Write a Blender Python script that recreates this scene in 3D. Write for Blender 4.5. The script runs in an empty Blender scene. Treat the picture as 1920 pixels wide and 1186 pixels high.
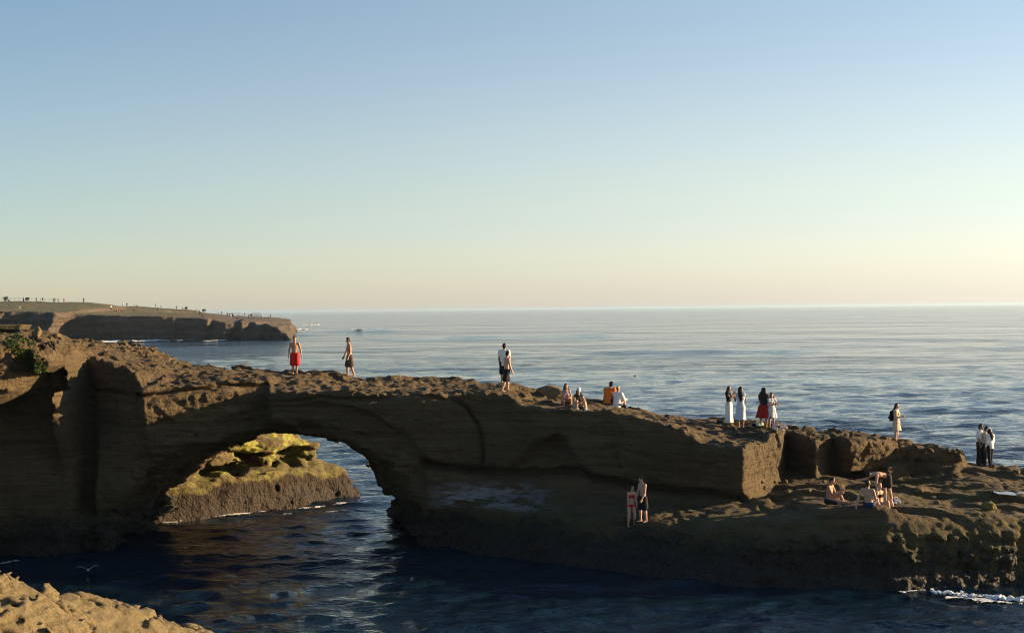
import bpy, bmesh, math, random
import numpy as np
import openvdb
from mathutils import Vector, Matrix
from mathutils.bvhtree import BVHTree

S = bpy.context.scene
COL = S.collection
R = math.radians
random.seed(7)

# ------------------------------------------------------------------ camera
CAM_H = 9.5
FPX = 2637.0                     # focal length in photo pixels (1920 wide)
ROLL = 0.0102
PITCH = math.atan(13.5 / FPX)
Fw = np.array([0, math.cos(PITCH), -math.sin(PITCH)])
Up = np.array([0, math.sin(PITCH), math.cos(PITCH)])
Rt = np.array([1.0, 0, 0])
cr, sr = math.cos(ROLL), math.sin(ROLL)
Rc = Rt * cr - Up * sr
Uc = Up * cr + Rt * sr
cam_d = bpy.data.cameras.new('camera')
cam = bpy.data.objects.new('camera', cam_d)
COL.objects.link(cam)
cam_d.sensor_width = 36
cam_d.lens = 36 * FPX / 1920
cam_d.clip_start = 0.5
cam_d.clip_end = 90000
M = Matrix(((Rc[0], Uc[0], -Fw[0], 0), (Rc[1], Uc[1], -Fw[1], 0), (Rc[2], Uc[2], -Fw[2], CAM_H), (0, 0, 0, 1)))
cam.matrix_world = M
S.camera = cam

def P(px, py, D):
    """world point seen at photo pixel (px,py) on the vertical plane y = D"""
    d = Fw * FPX + Rc * (px - 960) - Uc * (py - 593)
    d = d * (D / d[1])
    return np.array([d[0], d[1], d[2] + CAM_H])

def pix(x, y, z):
    q0, q1, q2 = x, y, z - CAM_H
    f = q0 * Fw[0] + q1 * Fw[1] + q2 * Fw[2]
    r = q0 * Rc[0] + q1 * Rc[1] + q2 * Rc[2]
    u = q0 * Uc[0] + q1 * Uc[1] + q2 * Uc[2]
    return 960 + FPX * r / f, 593 - FPX * u / f

# ------------------------------------------------------------------ sky, sun, exposure
SUN_AZ, SUN_EL = 80.0, 12.0      # azimuth clockwise from +Y (to the right of the view)
W = bpy.data.worlds.new('World'); S.world = W; W.use_nodes = True
nt = W.node_tree
sky = nt.nodes.new('ShaderNodeTexSky')
sky.sky_type = 'NISHITA'
sky.sun_disc = False
sky.sun_elevation = R(SUN_EL)
sky.sun_rotation = R(SUN_AZ)
sky.altitude = 10
sky.air_density = 1.0
sky.dust_density = 0.2
sky.ozone_density = 3.0
EXPO = 2.6                       # linear exposure factor (the photograph is exposed for the shade)
bg = nt.nodes['Background']
bg.inputs['Strength'].default_value = 0.15 / EXPO   # the haze veil below adds to it
# thin marine haze over the horizon: a veil that thins with elevation and is stronger towards the sun
def wn(typ): return nt.nodes.new(typ)
tcw = wn('ShaderNodeTexCoord'); sepw = wn('ShaderNodeSeparateXYZ'); nt.links.new(tcw.outputs['Generated'], sepw.inputs[0])
ramp = wn('ShaderNodeValToRGB'); nt.links.new(sepw.outputs[2], ramp.inputs[0])
cr_ = ramp.color_ramp; cr_.interpolation = 'EASE'
for i_, (e_, c_) in enumerate(((0.0, (.16, .135, .23)), (2.5, (.29, .21, .20)), (5, (.31, .235, .15)), (12.6, (.19, .18, .15)), (25, (.07, .075, .08)), (50, (0.0, 0.0, 0.0)))):
    x_ = math.sin(R(e_))
    el_ = cr_.elements[0] if i_ == 0 else cr_.elements.new(x_)
    el_.position = x_; el_.color = (*[v / 0.32 for v in c_], 1)
cr_.elements[len(cr_.elements) - 1].color = (0, 0, 0, 1)
dotn = wn('ShaderNodeVectorMath'); dotn.operation = 'DOT_PRODUCT'; nt.links.new(tcw.outputs['Generated'], dotn.inputs[0])
dotn.inputs[1].default_value = (math.sin(R(SUN_AZ)), math.cos(R(SUN_AZ)), 0)
mr = wn('ShaderNodeMapRange'); nt.links.new(dotn.outputs['Value'], mr.inputs[0])
for i_, v_ in enumerate((-0.30, 0.5, 0.22 * .32 / .15, 1.25 * .32 / .15)): mr.inputs[i_ + 1].default_value = v_
vs_ = wn('ShaderNodeVectorMath'); vs_.operation = 'SCALE'; nt.links.new(ramp.outputs[0], vs_.inputs[0]); nt.links.new(mr.outputs[0], vs_.inputs['Scale'])
va_ = wn('ShaderNodeVectorMath'); va_.operation = 'ADD'; nt.links.new(sky.outputs[0], va_.inputs[0]); nt.links.new(vs_.outputs[0], va_.inputs[1])
nt.links.new(va_.outputs[0], bg.inputs[0])
sd = bpy.data.lights.new('sun', 'SUN')
sd.energy = 5.0
sd.angle = R(0.5)
sd.color = (1.0, 0.73, 0.42)
sun = bpy.data.objects.new('sun', sd)
COL.objects.link(sun)
az, el = R(SUN_AZ), R(SUN_EL)
SUNV = Vector((math.sin(az) * math.cos(el), math.cos(az) * math.cos(el), math.sin(el)))
sun.rotation_euler = SUNV.to_track_quat('Z', 'Y').to_euler()
sun.location = SUNV * 200
S.view_settings.view_transform = 'Standard'
S.view_settings.look = 'None'
S.view_settings.exposure = math.log2(EXPO)
S.view_settings.gamma = 1.0
S.view_settings.use_curve_mapping = False
S.cycles.use_denoising = True
S.cycles.filter_width = 1.1
S.cycles.sample_clamp_indirect = 4.0
S.cycles.max_bounces = 5
S.cycles.volume_bounces = 0

# ------------------------------------------------------------------ helpers
_rng = np.random.RandomState(11)
_T = _rng.uniform(-1, 1, (64, 64, 64)).astype(np.float32)

def vnoise(x, y, z):
    x = np.asarray(x, np.float32); y = np.asarray(y, np.float32); z = np.asarray(z, np.float32)
    xi = np.floor(x); yi = np.floor(y); zi = np.floor(z)
    fx = x - xi; fy = y - yi; fz = z - zi
    fx = fx * fx * (3 - 2 * fx); fy = fy * fy * (3 - 2 * fy); fz = fz * fz * (3 - 2 * fz)
    xi = xi.astype(np.int32) & 63; yi = yi.astype(np.int32) & 63; zi = zi.astype(np.int32) & 63
    x1 = (xi + 1) & 63; y1 = (yi + 1) & 63; z1 = (zi + 1) & 63
    a = _T[xi, yi, zi] * (1 - fx) + _T[x1, yi, zi] * fx
    b = _T[xi, y1, zi] * (1 - fx) + _T[x1, y1, zi] * fx
    c = _T[xi, yi, z1] * (1 - fx) + _T[x1, yi, z1] * fx
    d = _T[xi, y1, z1] * (1 - fx) + _T[x1, y1, z1] * fx
    return (a * (1 - fy) + b * fy) * (1 - fz) + (c * (1 - fy) + d * fy) * fz

def fbm(x, y, z, o=4, gain=0.5):
    s = 0; a = 1.0; f = 1.0
    for i in range(o):
        s = s + a * vnoise(x * f + 7.3 * i, y * f + 3.1 * i, z * f + 5.7 * i)
        a *= gain; f *= 2.03
    return s

def cells(x, y, z, sx, sy, sz):
    """value of the nearest cell of a jittered lattice, and the gap between nearest and second"""
    x = x / sx; y = y / sy; z = z / sz
    xi = np.floor(x - .5).astype(np.int32); yi = np.floor(y - .5).astype(np.int32); zi = np.floor(z - .5).astype(np.int32)
    d1 = np.full(x.shape, 9.0, np.float32); d2 = d1.copy(); v = np.zeros(x.shape, np.float32)
    for i in (0, 1):
        for j in (0, 1):
            for k in (0, 1):
                a, b, c = (xi + i) & 63, (yi + j) & 63, (zi + k) & 63
                r0 = _T[a, b, c]; r1 = _T[b, c, a]; r2 = _T[(c + 17) & 63, a, b]
                d = (x - xi - i - .5 - .4 * r0) ** 2 + (y - yi - j - .5 - .4 * r1) ** 2 + (z - zi - k - .5 - .4 * r2) ** 2
                n = d < d1
                d2 = np.where(n, d1, np.minimum(d2, d)); v = np.where(n, _T[(a + 9) & 63, c, b], v); d1 = np.where(n, d, d1)
    return v, np.sqrt(d2) - np.sqrt(d1)

_bz = np.arange(-6, 16, .02); _bv = np.zeros_like(_bz)
_rb = np.random.RandomState(21); _q = -6.0
while _q < 16:
    _w = _rb.choice([.10, .16, .25, .4, .6], p=[.25, .25, .2, .2, .1]) * _rb.uniform(.8, 1.2)
    _bv[(_bz >= _q) & (_bz < _q + _w)] = _rb.uniform(-1, 1); _q += _w
_bv = np.convolve(_bv, np.ones(3) / 3, 'same')
def beds(zz):
    """hard and soft bedding layers as a function of height"""
    return np.interp(zz, _bz, _bv).astype(np.float32)

def smax(a, b, k):
    h = np.clip(0.5 + 0.5 * (a - b) / k, 0, 1)
    return b + (a - b) * h + k * h * (1 - h)

def smin(a, b, k):
    return -smax(-a, -b, k)

def sstep(a, b, x):
    t = np.clip((x - a) / (b - a), 0, 1)
    return t * t * (3 - 2 * t)

def new_obj(name, me, mat=None, parent=None):
    o = bpy.data.objects.new(name, me)
    COL.objects.link(o)
    for m in (mat if isinstance(mat, (list, tuple)) else [mat]):
        if m: me.materials.append(m)
    if parent: o.parent = parent
    return o

def mesh_np(name, v, quads=None, tris=None, smooth=True):
    me = bpy.data.meshes.new(name)
    nq = 0 if quads is None else len(quads); ntr = 0 if tris is None else len(tris)
    me.vertices.add(len(v)); me.vertices.foreach_set('co', np.asarray(v, np.float32).ravel())
    idx = []
    if nq: idx.append(np.asarray(quads, np.int32).ravel())
    if ntr: idx.append(np.asarray(tris, np.int32).ravel())
    idx = np.concatenate(idx)
    me.loops.add(len(idx)); me.loops.foreach_set('vertex_index', idx)
    me.polygons.add(nq + ntr)
    st = np.concatenate([np.arange(nq) * 4, nq * 4 + np.arange(ntr) * 3]).astype(np.int32)
    me.polygons.foreach_set('loop_start', st)
    me.polygons.foreach_set('loop_total', np.concatenate([np.full(nq, 4), np.full(ntr, 3)]).astype(np.int32))
    me.update(calc_edges=True)
    me.validate()
    me.polygons.foreach_set('use_smooth', np.full(len(me.polygons), smooth))
    return me

def main_piece(pts, quads):
    """drop crumbs that are not joined to the main body"""
    n = len(pts); l = np.arange(n); e = np.concatenate([quads[:, [0, 1]], quads[:, [1, 2]], quads[:, [2, 3]]]).astype(np.int64)
    for _ in range(60):
        m = np.minimum(l[e[:, 0]], l[e[:, 1]]); o = l.copy()
        np.minimum.at(l, l[e[:, 0]], m); np.minimum.at(l, l[e[:, 1]], m)
        l = l[l]; l = l[l]
        if (l == o).all(): break
    keep = l == np.bincount(l).argmax()
    idx = np.cumsum(keep) - 1
    q = quads[keep[quads[:, 0]]]
    return pts[keep], idx[q]

def iso_mesh(name, f, origin, h, band, whole=False):
    """surface of the field f (negative inside) sampled on a regular grid"""
    g = openvdb.FloatGrid(band)
    g.copyFromArray(np.ascontiguousarray(np.clip(f, -band, band), dtype=np.float64))
    pts, _tris, quads = g.convertToPolygons(isovalue=0.0)
    pts = np.asarray(pts, np.float32) * h + np.asarray(origin, np.float32)
    if whole: pts, quads = main_piece(pts, quads)
    return mesh_np(name, pts, quads)

def tag(o, label=None, cat=None, group=None, kind=None):
    if label: o['label'] = label
    if cat: o['category'] = cat
    if group: o['group'] = group
    if kind: o['kind'] = kind
    return o

# ------------------------------------------------------------------ materials
def mat_new(name):
    m = bpy.data.materials.new(name); m.use_nodes = True
    t = m.node_tree
    return m, t, t.nodes['Principled BSDF']

def N(t, typ, **kw):
    n = t.nodes.new(typ)
    for k, v in kw.items():
        if k.startswith('_'):
            setattr(n, k[1:], v)
        else:
            n.inputs[k.replace('__', ' ')].default_value = v
    return n

def math_n(t, op, a, b=None, clamp=False):
    n = t.nodes.new('ShaderNodeMath'); n.operation = op; n.use_clamp = clamp
    for i, v in enumerate((a, b)):
        if v is None: continue
        if hasattr(v, 'is_linked'): t.links.new(v, n.inputs[i])
        else: n.inputs[i].default_value = v
    return n.outputs[0]

def mapr(t, v, a, b, c=0.0, d=1.0):
    n = t.nodes.new('ShaderNodeMapRange'); n.interpolation_type = 'SMOOTHSTEP'
    t.links.new(v, n.inputs[0])
    for i, k in enumerate((a, b, c, d)): n.inputs[i + 1].default_value = k
    return n.outputs[0]

def mixc(t, f, a, b, mode='MIX'):
    n = t.nodes.new('ShaderNodeMix'); n.data_type = 'RGBA'; n.blend_type = mode
    if hasattr(f, 'is_linked'): t.links.new(f, n.inputs[0])
    else: n.inputs[0].default_value = f
    for i, v in ((6, a), (7, b)):
        if hasattr(v, 'is_linked'): t.links.new(v, n.inputs[i])
        else: n.inputs[i].default_value = (*v, 1)
    return n.outputs[2]

def noise_n(t, vec, scale, detail=6, rough=0.55, dist=0.0):
    n = t.nodes.new('ShaderNodeTexNoise')
    t.links.new(vec, n.inputs['Vector'])
    n.inputs['Scale'].default_value = scale; n.inputs['Detail'].default_value = detail
    n.inputs['Roughness'].default_value = rough; n.inputs['Distortion'].default_value = dist
    return n.outputs['Fac']

def mapping(t, vec, sc):
    n = t.nodes.new('ShaderNodeMapping'); t.links.new(vec, n.inputs[0])
    n.inputs['Scale'].default_value = sc
    return n.outputs[0]

def rock_mat(name, a, b, c, wet=(0.045, 0.040, 0.032), algae=(0.06, 0.075, 0.018), wet_z=(0.9, 1.8),
             algae_z=(1.0, 2.6), algae_amt=0.6, k=1.0, bump=0.12, mussel=0.0, lime=0.0, crease=0.12, extra=None):
    m, t, p = mat_new(name)
    geo = t.nodes.new('ShaderNodeNewGeometry'); geo.name = 'Geometry'
    pos = geo.outputs['Position']
    sep = t.nodes.new('ShaderNodeSeparateXYZ'); t.links.new(pos, sep.inputs[0])
    nsp = t.nodes.new('ShaderNodeSeparateXYZ'); t.links.new(geo.outputs['Normal'], nsp.inputs[0])
    z = sep.outputs[2]; nz = nsp.outputs[2]
    big = noise_n(t, pos, 0.35 * k, 5)
    mid = noise_n(t, pos, 2.2 * k, 8, 0.65)
    strat = noise_n(t, mapping(t, pos, (0.18 * k, 0.18 * k, 2.6 * k)), 1.0, 6, 0.6, 0.6)
    fine = noise_n(t, pos, 11 * k, 8, 0.75)
    strat2 = noise_n(t, mapping(t, pos, (0.5 * k, 0.5 * k, 9 * k)), 1.0, 5, 0.65, 0.4)
    col = mixc(t, mapr(t, strat, 0.35, 0.65), a, b)
    col = mixc(t, mapr(t, big, 0.45, 0.7, 0, 0.75), col, c)
    col = mixc(t, mapr(t, strat2, 0.38, 0.5, 0.65, 0), col, (b[0] * .5, b[1] * .48, b[2] * .45))
    col = mixc(t, mapr(t, mid, 0.3, 0.72, 0.35, 0.0), col, (a[0] * .35, a[1] * .33, a[2] * .3))
    col = mixc(t, mapr(t, fine, 0.35, 0.65, 0.25, 0.0), col, (a[0] * .4, a[1] * .4, a[2] * .4))
    # algae on the damp upward faces
    zz = math_n(t, 'ADD', z, math_n(t, 'MULTIPLY', math_n(t, 'SUBTRACT', big, 0.5), 1.6))
    zz = math_n(t, 'ADD', zz, math_n(t, 'MULTIPLY', math_n(t, 'SUBTRACT', mid, 0.5), 0.9))
    wetm = mapr(t, zz, wet_z[0], wet_z[1], 1, 0)
    col = mixc(t, wetm, col, wet)
    if algae_amt > 0:
        am = math_n(t, 'MULTIPLY', mapr(t, zz, algae_z[0] - .5, algae_z[0]), mapr(t, zz, algae_z[1] - .3, algae_z[1] + .2, 1, 0))
        am = math_n(t, 'MULTIPLY', am, mapr(t, mid, 0.42, 0.6, 0, algae_amt))
        am = math_n(t, 'MULTIPLY', am, mapr(t, nz, -0.2, 0.45, 0.25, 1))
        col = mixc(t, am, col, algae)
    if lime:
        lm = math_n(t, 'MULTIPLY', mapr(t, noise_n(t, pos, 0.9, 5, .6), 0.50, 0.60, 0, lime), mapr(t, mid, .4, .55, .35, 1))
        lm = math_n(t, 'MULTIPLY', lm, mapr(t, zz, 1.4, 1.9))
        col = mixc(t, lm, col, (0.34, 0.33, 0.06))
    if extra: col = extra(t, col, sep, zz, mid, big, nz)
    t.links.new(col, p.inputs['Base Color'])
    t.links.new(mapr(t, zz, wet_z[0] - .8, wet_z[1], 0.7, 0.92), p.inputs['Roughness'])
    p.inputs['Specular IOR Level'].default_value = 0.3
    rn = t.nodes.new('ShaderNodeTexNoise'); rn.noise_type = 'RIDGED_MULTIFRACTAL'
    t.links.new(mapping(t, pos, (1.6 * k, 1.6 * k, 2.6 * k)), rn.inputs['Vector']); rn.inputs['Scale'].default_value = 1.0
    rn.inputs['Detail'].default_value = 5; rn.inputs['Roughness'].default_value = .55; rn.inputs['Lacunarity'].default_value = 2.1
    med = noise_n(t, pos, 5 * k, 4, 0.6, .3)
    vo = t.nodes.new('ShaderNodeTexVoronoi'); vo.feature = 'F1'
    t.links.new(mapping(t, pos, (9 * k, 9 * k, 7 * k)), vo.inputs['Vector']); vo.inputs['Scale'].default_value = 1
    hgt = math_n(t, 'ADD', math_n(t, 'MULTIPLY', mid, 0.9), math_n(t, 'MULTIPLY', fine, 0.5))
    hgt = math_n(t, 'ADD', hgt, math_n(t, 'MULTIPLY', med, 0.9))
    hgt = math_n(t, 'ADD', hgt, math_n(t, 'MULTIPLY', rn.outputs['Fac'], -crease))
    hgt = math_n(t, 'ADD', hgt, math_n(t, 'MULTIPLY', strat, 0.6))
    hgt = math_n(t, 'ADD', hgt, math_n(t, 'MULTIPLY', strat2, 0.45))
    if mussel:
        hgt = math_n(t, 'ADD', hgt, math_n(t, 'MULTIPLY', math_n(t, 'MULTIPLY', vo.outputs['Distance'], wetm), -mussel))
    bp = t.nodes.new('ShaderNodeBump'); bp.inputs['Strength'].default_value = 1.0
    bp.inputs['Distance'].default_value = bump / k
    t.links.new(hgt, bp.inputs['Height']); t.links.new(bp.outputs[0], p.inputs['Normal'])
    return m

def plain(name, col, rough=0.8, var=0.25, scale=18.0, spec=0.25):
    m, t, p = mat_new(name)
    tc = t.nodes.new('ShaderNodeTexCoord')
    n = noise_n(t, tc.outputs['Object'], scale, 4)
    c = mixc(t, mapr(t, n, 0.3, 0.7), tuple(x * (1 - var) for x in col), tuple(min(1, x * (1 + var * .4)) for x in col))
    t.links.new(c, p.inputs['Base Color'])
    p.inputs['Roughness'].default_value = rough
    p.inputs['Specular IOR Level'].default_value = spec
    return m

def arch_growth(t, col, sep, zz, mid, big, nz):
    """barnacle crust right of the arch, yellow weed on the seaward end"""
    x = sep.outputs[0]; z = sep.outputs[2]
    st = noise_n(t, mapping(t, t.nodes['Geometry'].outputs['Position'], (1.2, 1.2, 5)), 1.0, 6, .7, .5)
    m1 = math_n(t, 'MULTIPLY', mapr(t, x, -3.6, -2.6), mapr(t, x, 0.2, 2.2, 1, 0))
    m1 = math_n(t, 'MULTIPLY', m1, math_n(t, 'MULTIPLY', mapr(t, z, 1.5, 1.8), mapr(t, z, 2.2, 2.7, 1, 0)))
    m1 = math_n(t, 'MULTIPLY', m1, mapr(t, st, .42, .56, 0, .85))
    col = mixc(t, m1, col, (.30, .31, .32))
    m2 = math_n(t, 'MULTIPLY', mapr(t, x, 12.5, 16), math_n(t, 'MULTIPLY', mapr(t, z, .15, .6), mapr(t, z, 2.2, 2.7, 1, 0)))
    m2 = math_n(t, 'MULTIPLY', m2, mapr(t, mid, .42, .6, .05, .55))
    return mixc(t, m2, col, (.14, .11, .035))
M_arch = rock_mat('sandstone', (0.180, 0.127, 0.066), (0.130, 0.090, 0.046), (0.117, 0.087, 0.047), wet=(0.034, 0.029, 0.023), mussel=1.0, bump=.26, algae_amt=.6, algae_z=(1.2, 2.2), extra=arch_growth)
M_moss = rock_mat('mossy_sandstone', (0.19, 0.14, 0.065), (0.13, 0.095, 0.045), (0.12, 0.10, 0.04), wet=(0.030, 0.019, 0.011),
                  algae=(0.15, 0.15, 0.03), wet_z=(1.15, 1.45), algae_z=(1.5, 2.4), algae_amt=.5, lime=0.8, mussel=.6)
M_near = rock_mat('pale_sandstone', (0.225, 0.172, 0.086), (0.172, 0.128, 0.061), (0.19, 0.147, 0.073), wet_z=(-3, -2), algae_amt=0, k=2.2)
M_head = rock_mat('headland_rock', (0.20, 0.15, 0.095), (0.15, 0.11, 0.07), (0.22, 0.155, 0.09), wet_z=(0.2, 1.2), algae_amt=0, k=0.12, bump=0.1)

def sea_material():
    m, t, p = mat_new('sea_water')
    geo = t.nodes.new('ShaderNodeNewGeometry'); pos = geo.outputs['Position']
    p.inputs['Base Color'].default_value = (0.004, 0.015, 0.029, 1)
    p.inputs['Roughness'].default_value = 0.06
    p.inputs['IOR'].default_value = 1.33
    p.inputs['Specular IOR Level'].default_value = 0.5
    n1 = noise_n(t, mapping(t, pos, (1.0, 1.8, 1)), 1.5, 4, 0.6, 0.4)
    n2 = noise_n(t, mapping(t, pos, (0.0085, 0.0105, 0.01)), 1.0, 11, 0.56, 0.2)
    h = math_n(t, 'ADD', math_n(t, 'MULTIPLY', n1, 0.08), math_n(t, 'MULTIPLY', n2, 12.0))
    b = t.nodes.new('ShaderNodeBump'); b.inputs['Strength'].default_value = 1.0; b.inputs['Distance'].default_value = 1.0
    t.links.new(h, b.inputs['Height']); t.links.new(b.outputs[0], p.inputs['Normal'])
    return m
M_sea = sea_material()
M_foam = plain('foam', (0.8, 0.8, 0.78), 0.9, 0.15, 6)

# ------------------------------------------------------------------ sea
def build_sea():
    dirs = np.concatenate([np.linspace(-80, -23, 40)[:-1], np.linspace(-23, 23, 1000), np.linspace(23, 80, 40)[1:]])
    inv = np.concatenate([np.linspace(1 / 6.0, 1 / 38.0, 50)[:-1], np.linspace(1 / 38.0, 1 / 900.0, 720)[:-1], 1 / np.geomspace(900, 45000, 26)])
    D = 1 / inv
    A = np.radians(dirs)
    X = np.outer(D, np.tan(np.clip(A, -1.3, 1.3))); Y = np.repeat(D[:, None], len(A), 1)
    dD = np.gradient(D)[:, None]
    Z = np.zeros_like(X); 
    rs = np.random.RandomState(5)
    nW = 90
    lam = np.geomspace(0.65, 18, nW)
    th = np.radians(-82 + rs.normal(0, 40, nW))         # travel direction, mostly towards the shore
    ph = rs.uniform(0, 6.28, nW)
    mss = 0.034
    wgt = np.exp(-(np.log(lam / 2.4) / 0.85) ** 2) + .12
    sl = np.sqrt(2 * mss * wgt ** 2 / (wgt ** 2).sum())
    XX, YY = X.copy(), Y.copy()
    wx = 1.2 * vnoise(X * .03, Y * .03, X * 0); 
    cove = 1 - sstep(60, 74, Y)
    for i in range(nW):
        kk = 2 * math.pi / lam[i]
        att = np.clip(lam[i] / (2.2 * dD) - 0.6, 0, 1)
        rowsel = np.nonzero(att[:, 0] > 0)[0]
        if len(rowsel) == 0: continue
        r = slice(0, rowsel[-1] + 1)
        a = sl[i] / kk
        arg = kk * (X[r] * math.cos(th[i]) + Y[r] * math.sin(th[i]) + wx[r] * 2) + ph[i]
        a = a * (1 + cove[r] * ((1.9 if lam[i] < 1.5 else (1.0 if lam[i] < 2.2 else .30)) - 1))
        Z[r] += att[r] * a * np.sin(arg)
        c = att[r] * a * 0.8 * np.cos(arg)
        XX[r] += c * math.cos(th[i]); YY[r] += c * math.sin(th[i])
    gust = 0.75 + 0.5 * vnoise(X * .018 + 3, Y * .012, X * 0 + 2)
    Z *= gust
    # two low breaking swells off the headland point
    for (x0, x1, yc, wd, hh) in ((-112, -58, 655, 5, 1.2), (-110, -80, 560, 4, 0.7), (-45, 30, 480, 6, .6), (20, 60, 300, 5, .5)):
        wob = yc + 6 * vnoise(X * .03, X * 0, X * 0 + yc)
        Z += hh * np.exp(-((Y - wob) / wd) ** 2) * sstep(x0 - 12, x0 + 4, X) * (1 - sstep(x1 - 4, x1 + 12, X))
    nr, nc = X.shape
    v = np.stack([XX, YY, Z], -1).reshape(-1, 3)
    i = np.arange(nr - 1)[:, None] * nc + np.arange(nc - 1)[None]
    q = np.stack([i, i + 1, i + nc + 1, i + nc], -1).reshape(-1, 4)
    o = new_obj('sea', mesh_np('sea', v, q), M_sea)
    tag(o, kind='structure')
    return o
sea = build_sea()

# ------------------------------------------------------------------ main rock: arch, ridge and shelf
def table(rows):
    """rows of (px, py, D) -> sorted arrays x, y, z"""
    a = np.array([P(*r) for r in rows]); a = a[np.argsort(a[:, 0], kind='stable')]
    return a[:, 0], a[:, 1], a[:, 2]

def dtable(rows, py=850):
    a = np.array([P(r[0], py, r[1]) for r in rows])
    return a[:, 0], np.array([r[1] for r in rows], float)

FAR = [(-600, 560, 58), (-200, 600, 58), (0, 619, 59), (60, 622, 59), (110, 628, 60), (150, 640, 60), (190, 655, 60), (230, 667, 60.5), (300, 680, 61), (380, 689, 62),
       (470, 695, 63), (560, 702, 63.5), (660, 707, 64), (760, 708, 64), (860, 706, 64), (900, 711, 63.5), (950, 717, 63), (1000, 727, 62.5),
       (1060, 745, 62), (1100, 750, 61), (1140, 755, 61), (1200, 768, 60.5), (1260, 781, 60), (1310, 787, 60), (1360, 790, 60), (1440, 799, 60),
       (1500, 806, 60.3), (1560, 814, 60.5), (1640, 822, 61), (1700, 831, 61), (1740, 839, 61), (1780, 850, 61), (1812, 860, 61), (1822, 940, 61), (2400, 980, 61)]
NEAR = [(-600, 600, 48), (-200, 640, 50), (0, 648, 51.6), (60, 646, 52), (90, 668, 52.6), (97, 652, 55), (110, 640, 55.2), (165, 668, 57.2), (172, 672, 57.2), (235, 690, 55.2), (252, 702, 54.6),
        (265, 726, 54.2), (350, 722, 55.1), (430, 716, 55.9), (498, 715, 56.7), (506, 734, 55.8), (640, 737, 55.5), (800, 740, 55.5), (900, 736, 55.8), (950, 738, 55.7),
        (990, 758, 55.3), (1060, 773, 55), (1150, 776, 54.6), (1250, 800, 53.6), (1330, 828, 52.6), (1390, 841, 51.8), (1396, 842, 51.9), (1465, 807, 55.3),
        (1472, 806, 59.3), (1528, 823, 55.7), (1557, 823, 58.3), (1592, 821, 56.3), (1640, 823, 57.4), (1695, 833, 58.9), (1755, 846, 58.4), (1800, 853, 58.7), (1812, 861, 59.5), (1822, 960, 60), (2400, 990, 60)]
MID = [(-600, 49), (-200, 52), (0, 55.4), (90, 55.5), (138, 55.5), (150, 56.8), (172, 56.9), (182, 55.7), (235, 55.6), (300, 56.4), (500, 57), (700, 56.6), (800, 56.4), (850, 56.6), (900, 56.5),
       (1000, 55.9), (1100, 55.1), (1200, 54.6), (1300, 53.7), (1390, 52.5), (1396, 52.6), (1460, 55.9), (1472, 59.4), (1528, 56.4), (1557, 58.8), (1592, 57.4), (1695, 59), (1755, 58.8), (1815, 59.4), (2400, 60)]
LIP = [(-600, 980, 50), (-200, 965, 53), (0, 960, 55.5), (120, 955, 55.0), (200, 972, 56.3), (225, 985, 57.5), (800, 975, 58), (830, 958, 57), (870, 945, 56.6), (1000, 965, 54), (1100, 975, 52.6), (1195, 985, 51.3), (1300, 988, 50.1),
       (1400, 976, 49.3), (1500, 964, 48.6), (1550, 960, 48.4), (1650, 962, 48), (1750, 968, 48.2), (1920, 972, 48.6), (2400, 990, 50)]
BACK = [(-600, 930, 53), (0, 920, 58), (225, 930, 60), (820, 918, 58), (1000, 902, 57), (1195, 922, 55.5), (1300, 935, 54.5), (1395, 945, 53), (1465, 908, 56), (1540, 902, 57), (1650, 895, 58),
        (1750, 893, 59), (1816, 872, 60), (1870, 876, 60), (1920, 881, 60), (2400, 900, 60)]
WAT = [(-600, 50), (-200, 54), (0, 56.6), (60, 55.6), (120, 55.5), (180, 56.4), (215, 57.6), (228, 58.6), (800, 58), (830, 56.8), (900, 55), (1000, 53.1), (1100, 51.5), (1200, 50), (1300, 48.8), (1400, 48), (1550, 47.3),
       (1700, 46.8), (1780, 47.2), (1920, 47.6), (2400, 48.5)]

def in_poly(px, py, poly):
    """signed distance to a polygon, in pixels (negative inside)"""
    d = np.full(px.shape, 1e9, np.float32); ins = np.zeros(px.shape, bool)
    n = len(poly)
    for i in range(n):
        x0, y0 = poly[i]; x1, y1 = poly[(i + 1) % n]
        d = np.minimum(d, seg_d(px, py, x0, y0, x1, y1))
        c = ((y0 > py) != (y1 > py)) & (px < (x1 - x0) * (py - y0) / ((y1 - y0) or 1e-9) + x0)
        ins ^= c
    return np.where(ins, -d, d)

def seg_d(px, py, x0, y0, x1, y1):
    dx, dy = x1 - x0, y1 - y0
    t = np.clip(((px - x0) * dx + (py - y0) * dy) / (dx * dx + dy * dy + 1e-9), 0, 1)
    return np.hypot(px - x0 - t * dx, py - y0 - t * dy)

def poly_d(px, py, pl):
    d = np.full(px.shape, 1e9, np.float32)
    for (a, b) in zip(pl[:-1], pl[1:]): d = np.minimum(d, seg_d(px, py, *a, *b))
    return d

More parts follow.
